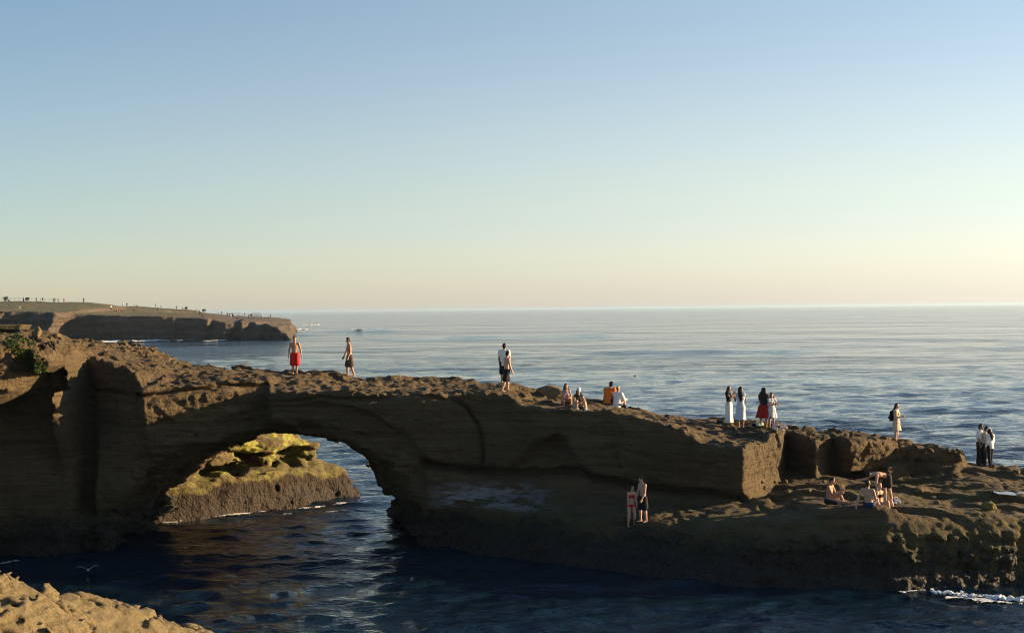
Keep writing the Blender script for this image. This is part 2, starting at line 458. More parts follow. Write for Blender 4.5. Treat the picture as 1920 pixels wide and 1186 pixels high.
def build_arch():
    h = 0.078
    xs = np.arange(-27, 23, h, dtype=np.float32); ys = np.arange(45.5, 73, h, dtype=np.float32); zs = np.arange(-1.3, 9.6, h, dtype=np.float32)
    Xc = xs
    fx, fy, fz = table(FAR); nx, ny, nz_ = table(NEAR)
    yF = np.interp(Xc, fx, fy); zF = np.interp(Xc, fx, fz)
    yN = np.interp(Xc, nx, ny); zN = np.interp(Xc, nx, nz_)
    mx, my = dtable(MID); yM = np.interp(Xc, mx, my)
    lx, ly, lz = table(LIP); yL = np.interp(Xc, lx, ly); zL = np.interp(Xc, lx, lz)
    bx, by, bz = table(BACK); yB = np.interp(Xc, bx, by); zB = np.interp(Xc, bx, bz)
    wx, wy = dtable(WAT, 1040); yW = np.interp(Xc, wx, wy)
    # ---- front face of the upper body as a relief over (x, z)
    XZx, XZz = np.meshgrid(xs, zs, indexing='ij')
    t = np.clip((zN[:, None] - XZz) / np.maximum(zN - 2.3, .3)[:, None], 0, 1.2)
    yf = yN[:, None] + (yM - yN)[:, None] * sstep(0, 1, t)
    px, py = pix(XZx, yf, XZz)
    _wx = 9 * vnoise(XZx * .8, XZz * .8, XZx * 0 + 1) + 4 * vnoise(XZx * 2.5, XZz * 2.5, XZx * 0); _wy = 7 * vnoise(XZx * .8, XZz * .8, XZx * 0 + 30) + 3 * vnoise(XZx * 2.5, XZz * 2.5, XZx * 0 + 11)
    px = px + _wx * (px > 180) * (px < 1390); py = py + _wy
    # overhanging block on the left
    blk = in_poly(px, py, [(-400, 560), (60, 600), (97, 650), (95, 694), (40, 722), (0, 748), (-400, 860)])
    rec = np.clip(yM[:, None] - yf, 0, 9)
    yf = yf + np.where(px < 96, rec * sstep(-4, 4, blk), 0)
    # inner arch recess
    rc = in_poly(px, py, [(420, 782), (480, 762), (560, 752), (640, 757), (700, 772), (750, 805), (780, 850), (792, 872), (806, 1100), (420, 1100)])
    yf += 0.26 * (1 - sstep(-5, 3, rc))
    al = in_poly(px, py, [(940, 884), (962, 858), (1000, 822), (1040, 808), (1066, 822), (1080, 850), (1094, 886), (1000, 884)])
    yf += 0.9 * (1 - sstep(-16, 3, al)) * sstep(930, 1040, px)
    al2 = in_poly(px, py, [(1000, 862), (1040, 850), (1075, 855), (1092, 884), (960, 882)])
    yf -= 0.3 * (1 - sstep(-6, 3, al2))
    # hanging blocks of the right remnant: overhang under the lit faces
    ov = in_poly(px, py, [(1540, 898), (1562, 888), (1600, 880), (1645, 886), (1652, 905), (1540, 912)])
    yf += 1.6 * (1 - sstep(-5, 3, ov))
    sl = in_poly(px, py, [(1650, 866), (1712, 852), (1700, 895), (1655, 892)])
    yf -= 0.7 * (1 - sstep(-6, 2, sl))
    # cracks and bedding joints
    for pl, wd, dp in (([(828, 734), (870, 760), (890, 790), (908, 835), (905, 872)], 3.0, .3),
                       ([(788, 872), (850, 873), (882, 876), (960, 882), (1092, 884), (1112, 901), (1200, 914), (1330, 932), (1396, 945)], 6.0, 1.1),
                       ([(-50, 772), (60, 744), (172, 722)], 3.0, .3), ([(172, 734), (240, 738), (262, 742)], 3.5, .35), ([(262, 741), (350, 738), (440, 728), (510, 722)], 4.5, .6),
                       ([(506, 752), (560, 742), (640, 746), (720, 744), (830, 748)], 3.0, .25), ([(10, 810), (90, 772), (160, 790)], 2.5, .2), ([(1130, 850), (1160, 842), (1230, 850)], 2.5, .15),
                       ([(1390, 850), (1330, 880), (1300, 925)], 2.0, .12), ([(960, 820), (985, 790), (1010, 760)], 2.0, .12), ([(180, 800), (250, 806), (330, 790)], 2.5, .2),
                       ([(1125, 800), (1160, 830), (1165, 880)], 2, .12)):
        d = poly_d(px, py, pl)
        yf += dp * np.exp(-(d / wd) ** 2)
    yf = yf.astype(np.float32)
    # ---- fields
    X = xs[:, None, None]; Y = ys[None, :, None]; Z = zs[None, None, :]
    XY_x, XY_y = np.meshgrid(xs, ys, indexing='ij')
    s = np.clip((XY_y - yN[:, None]) / np.maximum(yF - yN, .5)[:, None], -.3, 1.0)
    pxx = 960 + XY_x * FPX / 56
    lump = 0.065 * fbm(XY_x * .7, XY_y * .7, XY_x * 0 + 4, 3, .5) + 0.05 * vnoise(XY_x * 2.2, XY_y * 3, XY_x * 0) + 0.035 * vnoise(XY_x * 4.5, XY_y * 4.5, XY_x * 0 + 3)
    zt = zN[:, None] + (zF - zN)[:, None] * s + lump - 0.25 * np.clip(XY_y - yF[:, None], 0, 4)
    zt += 0.07 * sstep(0.15, 0.3, vnoise(XY_x * .5 + 9, XY_y * .9, XY_x * 0 + 8))
    U = smax((Z - zt[:, :, None]), (yf[:, None, :] - Y) * 0.85, np.where(xs > 8.5, .05, .14)[:, None, None])
    yBk = np.interp(Xc, [-30, -17, -14, -10, 20], [76, 74, 67, 65, 62.5])
    yBk = np.minimum(np.maximum(yBk, yF + .4), 76)
    U = smax(U, Y - yBk[:, None, None], .4)
    # lower shelf
    s2 = np.clip((XY_y - yL[:, None]) / np.maximum(yB - yL, .5)[:, None], -.3, 1.0)
    zs_ = zL[:, None] + (zB - zL)[:, None] * s2 + 0.08 * fbm(XY_x * .6 + 5, XY_y * .9, XY_x * 0 + 2, 4, .6)
    led = vnoise(XY_x * .35 + 2, XY_y * 1.0 + .4 * XY_x, XY_x * 0 + 5)
    zs_ += np.where(XY_x > 9, 0.20 * sstep(-.05, .05, led) - .12, 0)
    zs_ -= 0.5 * np.clip(XY_y - 60.3, 0, 6) * (XY_x > 12)
    tz = np.clip(Z[0] / np.maximum(zL, .5)[:, None], -1.2, 1.4)
    yl = yW[:, None] + (yL - yW)[:, None] * np.clip(tz, -.6, 1.05)
    Lb = smax(Z - zs_[:, :, None], (yl[:, None, :] - Y) * .85, 0.3)
    Lb = smax(Lb, Y - np.maximum(yBk, 64)[:, None, None], .4)
    f = smin(U, Lb, 0.12).astype(np.float32)
    del U, Lb
    # tunnel under the arch, oblique
    tt = np.clip((ys - 56) / 8, -.6, 1.5)
    xl = -16.3 + 0.25 * tt; xr = -3.35 - 2.25 * tt
    zc = np.where(tt < 1, 5.0 - .9 * tt, 4.1 + .3 * (tt - 1))
    cx = (xl + xr) / 2; hw = (xr - xl) / 2
    u = np.abs((xs[:, None] - cx[None]) / hw[None])
    zz = np.maximum(zs, 0)
    left_ = (xs[:, None] < cx[None])
    u = np.where(left_, u ** (.5 + .2 * sstep(.5, -.3, tt)[None]) , u)
    q = np.sqrt(u[:, :, None] ** 2.0 + (zz[None, None, :] / zc[None, :, None]) ** 2.5 + 1e-6)
    hole = (1 - q) * np.minimum(hw, 4.5)[None, :, None]
    f = smax(f, hole.astype(np.float32), .15)
    soffit = np.abs(hole) < .45
    del q, hole
    # ---- erosion relief near the surface
    idx = np.nonzero(np.abs(f) < 0.75)
    x = xs[idx[0]]; y = ys[idx[1]]; z = zs[idx[2]]
    low = 1 - sstep(1.5, 2.2, z)
    right = sstep(8.8, 9.4, x)
    flat = right * sstep(3.0, 2.7, z) * sstep(1.7, 2.0, z)
    right = right * (1 - .85 * flat)
    low = low * (1 - .7 * flat)
    rough = 0.25 + 0.55 * np.maximum(right, sstep(-13, -14.5, x) * sstep(5, 6.2, z)) + .5 * low
    sof = soffit[idx].astype(np.float32); rough = rough + .35 * sof
    n = 0.15 * fbm(x * .33, y * .33, z * .4, 2) * (1 - .5 * right)
    wz = z + .10 * x * .3 + .30 * vnoise(x * .22, y * .22, z * 0) + .05 * vnoise(x * 1.3, y * 1.3, z)
    bed = beds(wz)
    n += (0.045 + .05 * low + .05 * right) * bed
    top = sstep(-.5, 0, z - np.interp(x, xs, np.minimum(zN, zF)))
    n += rough * 0.10 * fbm(x * 1.5, y * 1.5, z * 2.0, 3, .55)
    cv, ce = cells(x + .25 * vnoise(x * 1.1, y * 1.1, z * 1.1), y, z + .1 * x, .95, .95, .5)
    n += (.02 + .06 * np.maximum(right, low) + .03 * top + .13 * sof) * cv + .09 * sof * bed
    n += np.maximum(right, low) * .07 * sstep(.14, 0, ce)
    cv2, ce2 = cells(x + 5, y, wz, .38, .38, .24)
    n += rough * (.05 * cv2 + .05 * sstep(.2, 0, ce2))
    rg = 1 - np.abs(vnoise(x * 2.6, y * 2.6, z * 3.2))
    cv3, ce3 = cells(x + 2 + .12 * vnoise(x * 3, y * 3, z), y, z, .42, .30, .3)
    n += rough * (0.08 * (rg - .7)) + top * (.034 * cv3 + .035 * sstep(.25, 0, ce3) - .008 + .03 * vnoise(x * 5, y * 5, z * 5))
    pit = sstep(-17.0, -17.4, x) * sstep(5.6, 6.2, z) * sstep(9, 8.2, z) + .6 * sstep(-9.5, -10.5, x) * sstep(-16.5, -16, x) * sstep(4.6, 5.2, z) * sstep(6.6, 6.3, z) + .95 * sstep(8.6, 9, x) * sstep(2.8, 3.2, z)
    rg3 = 1 - np.abs(vnoise(x * 2.6 + 7, y * 2.6, z * 3.2)); rg4 = 1 - np.abs(vnoise(x * 5.5, y * 5.5, z * 6))
    n += pit * (1 + .7 * sstep(-17.0, -17.4, x)) * (.26 * (.68 - rg3) + .13 * (.7 - rg4))
    clump = sstep(12, 14.5, x) * low * sstep(-.15, .25, vnoise(x * .9, y * .9, z * 1.2 + 6))
    cv4, ce4 = cells(x, y + 3, z, .26, .26, .22)
    n -= clump * (.085 * sstep(0, .35, ce4) + .05 * cv4)
    n += .022 * vnoise(x * 5, y * 5, z * 5)
    f[idx] += n.astype(np.float32)
    me = iso_mesh('rock_arch', f, (xs[0], ys[0], zs[0]), h, .6, True)
    o = new_obj('rock_arch', me, M_arch)
    tag(o, 'long brown sandstone sea arch sloping down to a low rock shelf on the right', kind='structure')
    return o
arch = build_arch()

def build_mossy():
    h = 0.09
    xs = np.arange(-22, -6.5, h, dtype=np.float32); ys = np.arange(61, 81, h, dtype=np.float32); zs = np.arange(-1.2, 4.6, h, dtype=np.float32)
    X, Y, Z = np.meshgrid(xs, ys, zs, indexing='ij')
    A = np.array([P(285, 985, 63)[0], 63.0]); B = np.array([P(676, 930, 71.9)[0], 71.9])
    d = (B - A) / np.linalg.norm(B - A); nrm = np.array([d[1], -d[0]])      # towards the camera and the sun
    u = (X - A[0]) * d[0] + (Y - A[1]) * d[1]
    L = np.linalg.norm(B - A)
    w = (X - A[0]) * nrm[0] + (Y - A[1]) * nrm[1]
    bul = 0.5 * np.sin(np.clip(u / L, 0, 1) * 3.14) 
    back = 0.30 * np.clip(Z, -1, 1.3) + 0.85 * np.clip(Z - 1.25, 0, 5)
    f = w + back - bul
    top = 3.7 - 0.0 * u + .25 * fbm(X * .6, Y * .6, X * 0, 3)
    top = np.where(u > L - 3.6, top - (u - (L - 3.6)) * .45, top)
    f = smax(f * .9, Z - top, .3)
    f = smax(f, u - L - .0 + 0.28 * Z + 0.5 * np.clip(Z - 1.2, 0, .5), .5)
    f = smax(f, -(w + 9), .5)
    # hollows
    for (px_, py_, D_, r, sx, sz) in ((475, 842, 71, 1.25, 1.5, .5), (520, 868, 70.4, .45, 1.6, .7), (585, 845, 72.8, .35, 1.2, .8), (400, 890, 67.6, .8, 1.6, .45), (430, 825, 70, 1.0, 1.6, .5), (540, 835, 71.6, .6, 1.5, .45), (360, 915, 66.5, .8, 1.6, .4)):
        c = P(px_, py_, D_)
        du = (X - c[0]) * d[0] + (Y - c[1]) * d[1]; dw = (X - c[0]) * nrm[0] + (Y - c[1]) * nrm[1]
        e = np.sqrt((du / sx) ** 2 + dw ** 2 + ((Z - c[2]) / sz) ** 2) - r
        f = smax(f, -e * .6, .15)
    idx = np.nonzero(np.abs(f) < .8)
    x = X[idx]; y = Y[idx]; z = Z[idx]
    up = sstep(1.2, 1.7, z)
    n = .3 * fbm(x * .5, y * .5, z * .7, 2)
    rg = 1 - np.abs(vnoise(x * 1.4, y * 1.4, z * 2.2)); rg2 = 1 - np.abs(vnoise(x * 3, y * 3, z * 3.6))
    bz = beds(z * 1.1 + .12 * x + .3 * vnoise(x * .4, y * .4, z * .4) + 2)
    cv, ce = cells(x, y, z + .15 * x, .8, .8, .45)
    big = sstep(.05, .45, vnoise(x * .55 + 3, y * .55, z * .9 + 1))
    n += up * (.30 * (rg - .7) + .14 * (rg2 - .7) + .12 * bz + .13 * cv + .34 * big) + (1 - up) * (.10 * (rg2 - .7) + .05 * vnoise(x * 4, y * 4, z * 4) + .05 * vnoise(x * 8, y * 8, z * 8))
    f[idx] += n
    me = iso_mesh('mossy_rock', f, (xs[0], ys[0], zs[0]), h, .6, True)
    o = new_obj('mossy_rock', me, M_moss)
    tag(o, 'sunlit rock with yellow green algae above a brown mussel band seen through the arch', kind='structure')
    return o
mossy = build_mossy()

def build_near():
    h = 0.06
    xs = np.arange(-13, -3.0, h, dtype=np.float32); ys = np.arange(13, 28, h, dtype=np.float32); zs = np.arange(-.8, 7.2, h, dtype=np.float32)
    X, Y, Z = np.meshgrid(xs, ys, zs, indexing='ij')
    A = P(-40, 1064, 19.5); B = P(372, 1190, 25)
    d2 = (B - A)[:2]; L = np.linalg.norm(d2); d2 = d2 / L
    nr = np.array([d2[1], -d2[0]])                      # to the right of the crest line (sun side)
    u = (X - A[0]) * d2[0] + (Y - A[1]) * d2[1]; w = (X - A[0]) * nr[0] + (Y - A[1]) * nr[1]
    zc = np.interp(u[:, :, 0], [-8, 0, L, L + 4], [A[2] + 1.0, A[2], B[2], B[2] - 3])[:, :, None]
    zt = zc - 0.62 * np.clip(w, -20, 30) - .02 * np.clip(-w, 0, 9)
    zt = np.where(w < 0, zc + 0.05 * w, zt)
    f = (Z - zt) * .85
    f = smax(f, w - 6, .3)
    idx = np.nonzero(np.abs(f) < .7)
    x = X[idx]; y = Y[idx]; z = Z[idx]
    n = .22 * fbm(x * .6, y * .6, z * .6, 3)
    q = z + .5 * x + .3 * vnoise(x * .4, y * .4, z * .4)
    n += .10 * beds(q * 1.6) + .04 * beds(q * 3.3 + 1)
    rg = 1 - np.abs(vnoise(x * 1.9, y * 1.9, q * 2.2)); n += .16 * sstep(.86, 1.0, rg) - .03
    rg = 1 - np.abs(vnoise(x * 4.2 + 3, y * 4.2, q * 4)); n += .09 * sstep(.75, 1.0, rg)
    cv, ce = cells(x + .2 * vnoise(x * 2, y * 2, z * 2), y, q, .6, .6, .3); n += .03 * cv + .05 * sstep(.10, 0, ce)
    f[idx] += n
    me = iso_mesh('near_rock', f, (xs[0], ys[0], zs[0]), h, .5, True)
    o = new_obj('near_cliff', me, M_near)
    tag(o, 'pale sunlit sandstone ledge close to the viewer', kind='structure')
    return o
near = build_near()

# ------------------------------------------------------------------ far headland
def build_headland():
    h = 0.75
    xs = np.arange(-300, -66, h, dtype=np.float32); ys = np.arange(452, 680, h * 1.3, dtype=np.float32); zs = np.arange(-1.5, 20, h * .8, dtype=np.float32)
    FR = [(-900, 440), (-300, 452), (0, 464), (103, 463), (128, 478), (150, 479), (240, 474), (300, 473), (388, 473), (396, 476.5), (429, 474), (437, 477.5), (449, 476), (458, 479.5), (468, 478), (495, 475), (502, 477), (520, 474), (540, 471), (560, 469)]
    RIM = [(-900, 575), (-200, 580), (0, 583), (110, 585), (140, 589), (200, 591), (300, 592), (390, 597), (440, 602), (480, 605), (505, 607), (530, 613), (540, 618), (548, 627), (560, 634)]
    HILL = [(-900, 555), (-200, 558), (0, 563), (60, 563), (110, 565), (150, 568), (200, 572), (240, 577), (280, 583), (330, 588), (390, 591), (440, 596), (480, 601), (505, 604), (530, 610), (540, 616), (548, 627), (560, 634)]
    fr = np.array([(P(p, 620, d)[0], d) for p, d in FR]); x = xs
    yF = np.interp(x, fr[:, 0], fr[:, 1])
    rx = np.array([P(p, q, 490)[0] for p, q in RIM])
    pxr = np.array([r[0] for r in RIM]); pyr = np.array([r[1] for r in RIM])
    pxx = 960 + x * FPX / np.maximum(yF, 1)
    zr = P(0, 0, 1)[2] * 0 + np.array([P(a, np.interp(a, pxr, pyr), b + 1)[2] for a, b in zip(pxx, yF)])
    hx = np.array([r[0] for r in HILL]); hy = np.array([r[1] for r in HILL])
    dep = np.interp(x, [-300, -150, -100, -78], [90, 75, 40, 12])
    pxh = 960 + x * FPX / (yF + dep)
    zh = np.array([P(a, np.interp(a, hx, hy), b)[2] for a, b in zip(pxh, yF + dep)])
    X2, Y2 = np.meshgrid(xs, ys, indexing='ij')
    s_ = np.clip((Y2 - yF[:, None]) / dep[:, None], 0, 1.4)
    zt = zr[:, None] + (zh - zr)[:, None] * np.minimum(s_, 1) ** 1.3 - 6 * np.clip(s_ - 1.05, 0, 1)
    zt += (.9 * _T[np.floor(X2 / 3.1 + .5 * vnoise(X2 * .2, Y2 * .2, X2 * 0)).astype(np.int32) & 63, 21, 9] * sstep(-104, -98, X2) - .2 * sstep(-104, -98, X2))
    zt += .5 * fbm(X2 * .05, Y2 * .05, X2 * 0, 4) * np.clip((Y2 - yF[:, None]) / 6, 0, 1)
    X = xs[:, None, None]; Y = ys[None, :, None]; Z = zs[None, None, :]
    gx, gz = np.meshgrid(xs, zs, indexing='ij')
    xw = gx + 2.6 * vnoise(gx * .10, gz * .22, gx * 0 + 3) + 1.2 * vnoise(gx * .3, gz * .6, gx * 0 + 8)
    yFz = np.interp(xw, fr[:, 0], fr[:, 1]) - 0.12 * np.clip(zr[:, None] - gz, 0, 20) + .9 * beds(gz * .55 + .02 * gx + 1)
    bk1 = np.floor(gx / 5.2 + .7 * vnoise(gx * .05, gz * .14, gx * 0)).astype(np.int32); bk2 = np.floor(gx / 2.3 + .6 * vnoise(gx * .1, gz * .3, gx * 0 + 4) + 9).astype(np.int32)
    amp = .5 + 1.0 * sstep(-108, -102, gx)
    yFz += amp * (1.3 * _T[bk1 & 63, 3, 7] + .7 * _T[bk2 & 63, 11, 5]) - .30 * np.clip(gx + 96, 0, 14)
    f = smax(Z - zt[:, :, None], (yFz[:, None, :] - Y) * .9, .4)
    f = smax(f, (X + .1562 * Y + .12 * np.clip(Z, 0, 9)) * .8, .4)
    idx = np.nonzero(np.abs(f) < 5)
    x = xs[idx[0]]; y = ys[idx[1]]; z = zs[idx[2]]
    nrm = np.clip((zt[idx[0], idx[1]] - z) / 2.0, .08, 1)
    rg = 1 - np.abs(vnoise(x * .16, y * .16, z * .12)); rg2 = 1 - np.abs(vnoise(x * .4, y * .4, z * .35))
    n = 1.2 * fbm(x * .06, y * .06, z * .06, 3) + 2.0 * (rg - .7) + 1.3 * (rg2 - .7) + .5 * vnoise(x * .03, y * .03, z * 1.1)
    f = f.astype(np.float32); f[idx] += n * nrm
    g = openvdb.FloatGrid(3.0)
    g.copyFromArray(np.ascontiguousarray(np.clip(f, -3, 3), dtype=np.float64))
    pts, _t, quads = g.convertToPolygons(isovalue=0.0)
    pts = np.asarray(pts, np.float32) * np.array([h, h * 1.3, h * .8], np.float32) + np.array([xs[0], ys[0], zs[0]], np.float32)
    pts, quads = main_piece(pts, quads)
    o = new_obj('headland', mesh_np('headland', pts, quads), M_head)
    tag(o, kind='structure')
    return o

def headland_material():
    m, t, p = mat_new('headland_turf_and_rock')
    geo = t.nodes.new('ShaderNodeNewGeometry'); pos = geo.outputs['Position']
    nsp = t.nodes.new('ShaderNodeSeparateXYZ'); t.links.new(geo.outputs['Normal'], nsp.inputs[0])
    sep = t.nodes.new('ShaderNodeSeparateXYZ'); t.links.new(pos, sep.inputs[0])
    a = noise_n(t, mapping(t, pos, (.03, .03, .5)), 1.0, 6, .6, .5)
    b = noise_n(t, pos, .12, 8, .65)
    c = noise_n(t, pos, .7, 6, .65)
    rock = mixc(t, mapr(t, a, .35, .65), (0.16, 0.112, 0.07), (0.11, 0.078, 0.05))
    rock = mixc(t, mapr(t, c, .3, .7, .4, 0), rock, (0.06, 0.045, 0.034))
    grass = mixc(t, mapr(t, b, .40, .62), (0.085, 0.092, 0.03), (0.17, 0.13, 0.06))
    grass = mixc(t, mapr(t, c, .35, .6, .5, 0), grass, (0.04, 0.045, 0.018))
    up = mapr(t, math_n(t, 'ADD', nsp.outputs[2], math_n(t, 'MULTIPLY', math_n(t, 'SUBTRACT', b, .5), .3)), .8, .93)
    up = math_n(t, 'MULTIPLY', up, mapr(t, math_n(t, 'ADD', sep.outputs[2], math_n(t, 'MULTIPLY', b, 2.5)), 8.6, 10.6))
    col = mixc(t, up, rock, grass)
    wet = mapr(t, math_n(t, 'ADD', sep.outputs[2], math_n(t, 'MULTIPLY', b, 1.5)), 1.2, 2.4, 1, 0)
    col = mixc(t, wet, col, (0.05, 0.045, 0.035))
    t.links.new(col, p.inputs['Base Color']); p.inputs['Roughness'].default_value = .9
    bp = t.nodes.new('ShaderNodeBump'); bp.inputs['Strength'].default_value = 1; bp.inputs['Distance'].default_value = 2.4
    t.links.new(math_n(t, 'ADD', c, math_n(t, 'MULTIPLY', a, 1.0)), bp.inputs['Height']); t.links.new(bp.outputs[0], p.inputs['Normal'])
    return m
M_head = headland_material()
head = build_headland()

# ------------------------------------------------------------------ people: every body is one smooth skin grown over a posed skeleton
BVHS = []
def add_bvh(o):
    me = o.data
    n = len(me.vertices); co = np.empty(n * 3, np.float32); me.vertices.foreach_get('co', co)
    vi = np.empty(len(me.loops), np.int32); me.loops.foreach_get('vertex_index', vi)
    BVHS.append(BVHTree.FromPolygons(co.reshape(-1, 3).tolist(), vi.reshape(-1, 4).tolist()))
add_bvh(arch)
BV_ARCH = BVHS[0]

def ground(x, y, top=12.0):
    h = BV_ARCH.ray_cast(Vector((x, y, top)), Vector((0, 0, -1)))
    return h[0].z if h[0] is not None else None

def spot(px, py):
    """point of the rock seen at a photo pixel (searching downwards past the skyline)"""
    for k in range(0, 40):
        d = Fw * FPX + Rc * (px - 960) - Uc * (py + k - 593)
        h = BV_ARCH.ray_cast(Vector((0, 0, CAM_H)), Vector(d).normalized())
        if h[0] is not None: return h[0]
    return Vector(P(px, py, 58))

def V(*a): return np.array(a, float)
def unit(a):
    a = np.asarray(a, float); return a / (np.linalg.norm(a) + 1e-9)

class Blob:
    """union of rounded limbs with soft joints"""
    def __init__(s, h=0.012, k=0.025): s.p = []; s.h = h; s.k = k; s.cuts = []
    def seg(s, a, b, ra, rb, ax=None, fl=1.0):
        s.p.append((np.asarray(a, float), np.asarray(b, float), ra, rb, None if ax is None else unit(ax), fl)); return s
    def cut(s, p, n): s.cuts.append((np.asarray(p, float), unit(n))); return s
    def mesh(s, name, wob=0.0, wfreq=20.0):
        h = s.h; pad = 3 * h + s.k
        lo = np.min([np.minimum(a - ra, b - rb) for a, b, ra, rb, _, _ in s.p], 0) - pad
        hi = np.max([np.maximum(a + ra, b + rb) for a, b, ra, rb, _, _ in s.p], 0) + pad
        n = np.ceil((hi - lo) / h).astype(int) + 1
        f = np.full(n, 0.3, np.float32)
        for a, b, ra, rb, ax, fl in s.p:
            l = np.floor((np.minimum(a - ra, b - rb) - pad - lo) / h).astype(int); u = np.ceil((np.maximum(a + ra, b + rb) + pad - lo) / h).astype(int) + 1
            l = np.maximum(l, 0); u = np.minimum(u, n)
            g = [lo[i] + h * np.arange(l[i], u[i]) for i in range(3)]
            Q = np.stack(np.meshgrid(*g, indexing='ij'), -1)
            ab = b - a
            t = np.clip(((Q - a) @ ab) / (ab @ ab + 1e-9), 0, 1)
            d = Q - a - t[..., None] * ab
            if ax is not None:
                c = d @ ax
                d = d + (c * (1 / fl - 1))[..., None] * ax
            dist = np.sqrt((d * d).sum(-1)) - (ra + (rb - ra) * t)
            if ax is not None: dist = dist * (0.5 + .5 * fl)
            sl = tuple(slice(l[i], u[i]) for i in range(3))
            f[sl] = smin(f[sl], dist.astype(np.float32), s.k)
        if s.cuts or wob:
            g = [lo[i] + h * np.arange(n[i]) for i in range(3)]
            Q = np.stack(np.meshgrid(*g, indexing='ij'), -1)
            if wob: f += (wob * vnoise(Q[..., 0] * wfreq, Q[..., 1] * wfreq, Q[..., 2] * wfreq * .3)).astype(np.float32)
            for p, nn in s.cuts: f = np.maximum(f, ((Q - p) @ nn).astype(np.float32))
        return iso_mesh(name, f, lo, h, 3 * h)

MATS = {}
def cmat(name, col, rough=.85, var=.2):
    if name not in MATS: MATS[name] = plain(name, col, rough, var)
    return MATS[name]
SKIN = {'fair': cmat('skin_fair', (.52, .31, .21), .6, .08), 'tan': cmat('skin_tan', (.40, .22, .135), .6, .08), 'brown': cmat('skin_brown', (.26, .14, .085), .6, .08)}
HAIR = {'black': cmat('hair_black', (.012, .010, .009), .5), 'brown': cmat('hair_brown', (.045, .026, .016), .5), 'blond': cmat('hair_blond', (.34, .22, .10), .6)}

UP = V(0, 0, 1)
def skel(H=1.75, fem=False, lean=(0, 0, 1), neck=(0, 0, 1), look=(0, -1, 0), arms=None, legs=None, pelvis=None, yawt=0.0, chest=None):
    """joints in the person's own frame: faces -Y; side +1 is +X.  arms/legs: {side: (upper dir, lower dir)}, x outward"""
    k = H / 1.75
    J = {'k': k, 'fem': fem}
    arms = arms or {}; legs = legs or {}
    up = unit(lean); J['up'] = up
    lat = unit(np.cross(V(0, -1, 0), up) * -1)
    cy, sy = math.cos(yawt), math.sin(yawt)
    lat = unit(V(lat[0] * cy, lat[0] * sy + lat[1], lat[2]))
    if lat[0] < 0: lat = -lat
    fwd = unit(np.cross(up, lat)) * -1
    if np.dot(fwd, V(0, -1, 0)) < 0: fwd = -fwd
    J['lat'] = lat; J['fwd'] = fwd
    hipw = .095 if fem else .088
    thl, shl, ft = .43 * k, .41 * k, .085 * k
    L = {}
    for sd in (-1, 1):
        a, b = legs.get(sd, (V(.05, 0, -1), V(0, .02, -1)))
        a = unit(V(a[0] * sd, a[1], a[2])); b = unit(V(b[0] * sd, b[1], b[2]))
        L[sd] = (a, b)
    if pelvis is None:
        pz = max(-(L[sd][0][2] * thl + L[sd][1][2] * shl) for sd in (-1, 1)) + ft
        pelvis = V(0, 0, pz)
    J['pelvis'] = np.asarray(pelvis, float)
    for sd in (-1, 1):
        hip = J['pelvis'] + V(hipw * k * sd, 0, 0)
        knee = hip + L[sd][0] * thl; ank = knee + L[sd][1] * shl
        J['hip', sd], J['knee', sd], J['ank', sd] = hip, knee, ank
        J['shd', sd] = L[sd][1]
    ch = unit(chest if chest is not None else up)
    waist = J['pelvis'] + up * .16 * k
    J['waist'] = waist
    J['chest'] = waist + ch * .20 * k
    J['shc'] = waist + ch * .335 * k
    J['up2'] = ch
    shw = (.155 if fem else .185) * k
    ua, fa = .285 * k, .255 * k
    for sd in (-1, 1):
        sh = J['shc'] + lat * shw * sd
        a, b = arms.get(sd, (V(.14, .02, -1), V(.06, -.12, -1)))
        a = unit(V(a[0] * sd, a[1], a[2])); b = unit(V(b[0] * sd, b[1], b[2]))
        J['sh', sd] = sh; J['elb', sd] = sh + a * ua; J['wri', sd] = sh + a * ua + b * fa; J['fd', sd] = b
    nk = unit(neck)
    J['nk'] = J['shc'] + ch * .05 * k
    J['head'] = J['nk'] + nk * .17 * k
    J['hu'] = nk
    lk = unit(look); lk = unit(lk - nk * np.dot(lk, nk)); J['hf'] = lk; J['hl'] = unit(np.cross(nk, lk))
    return J

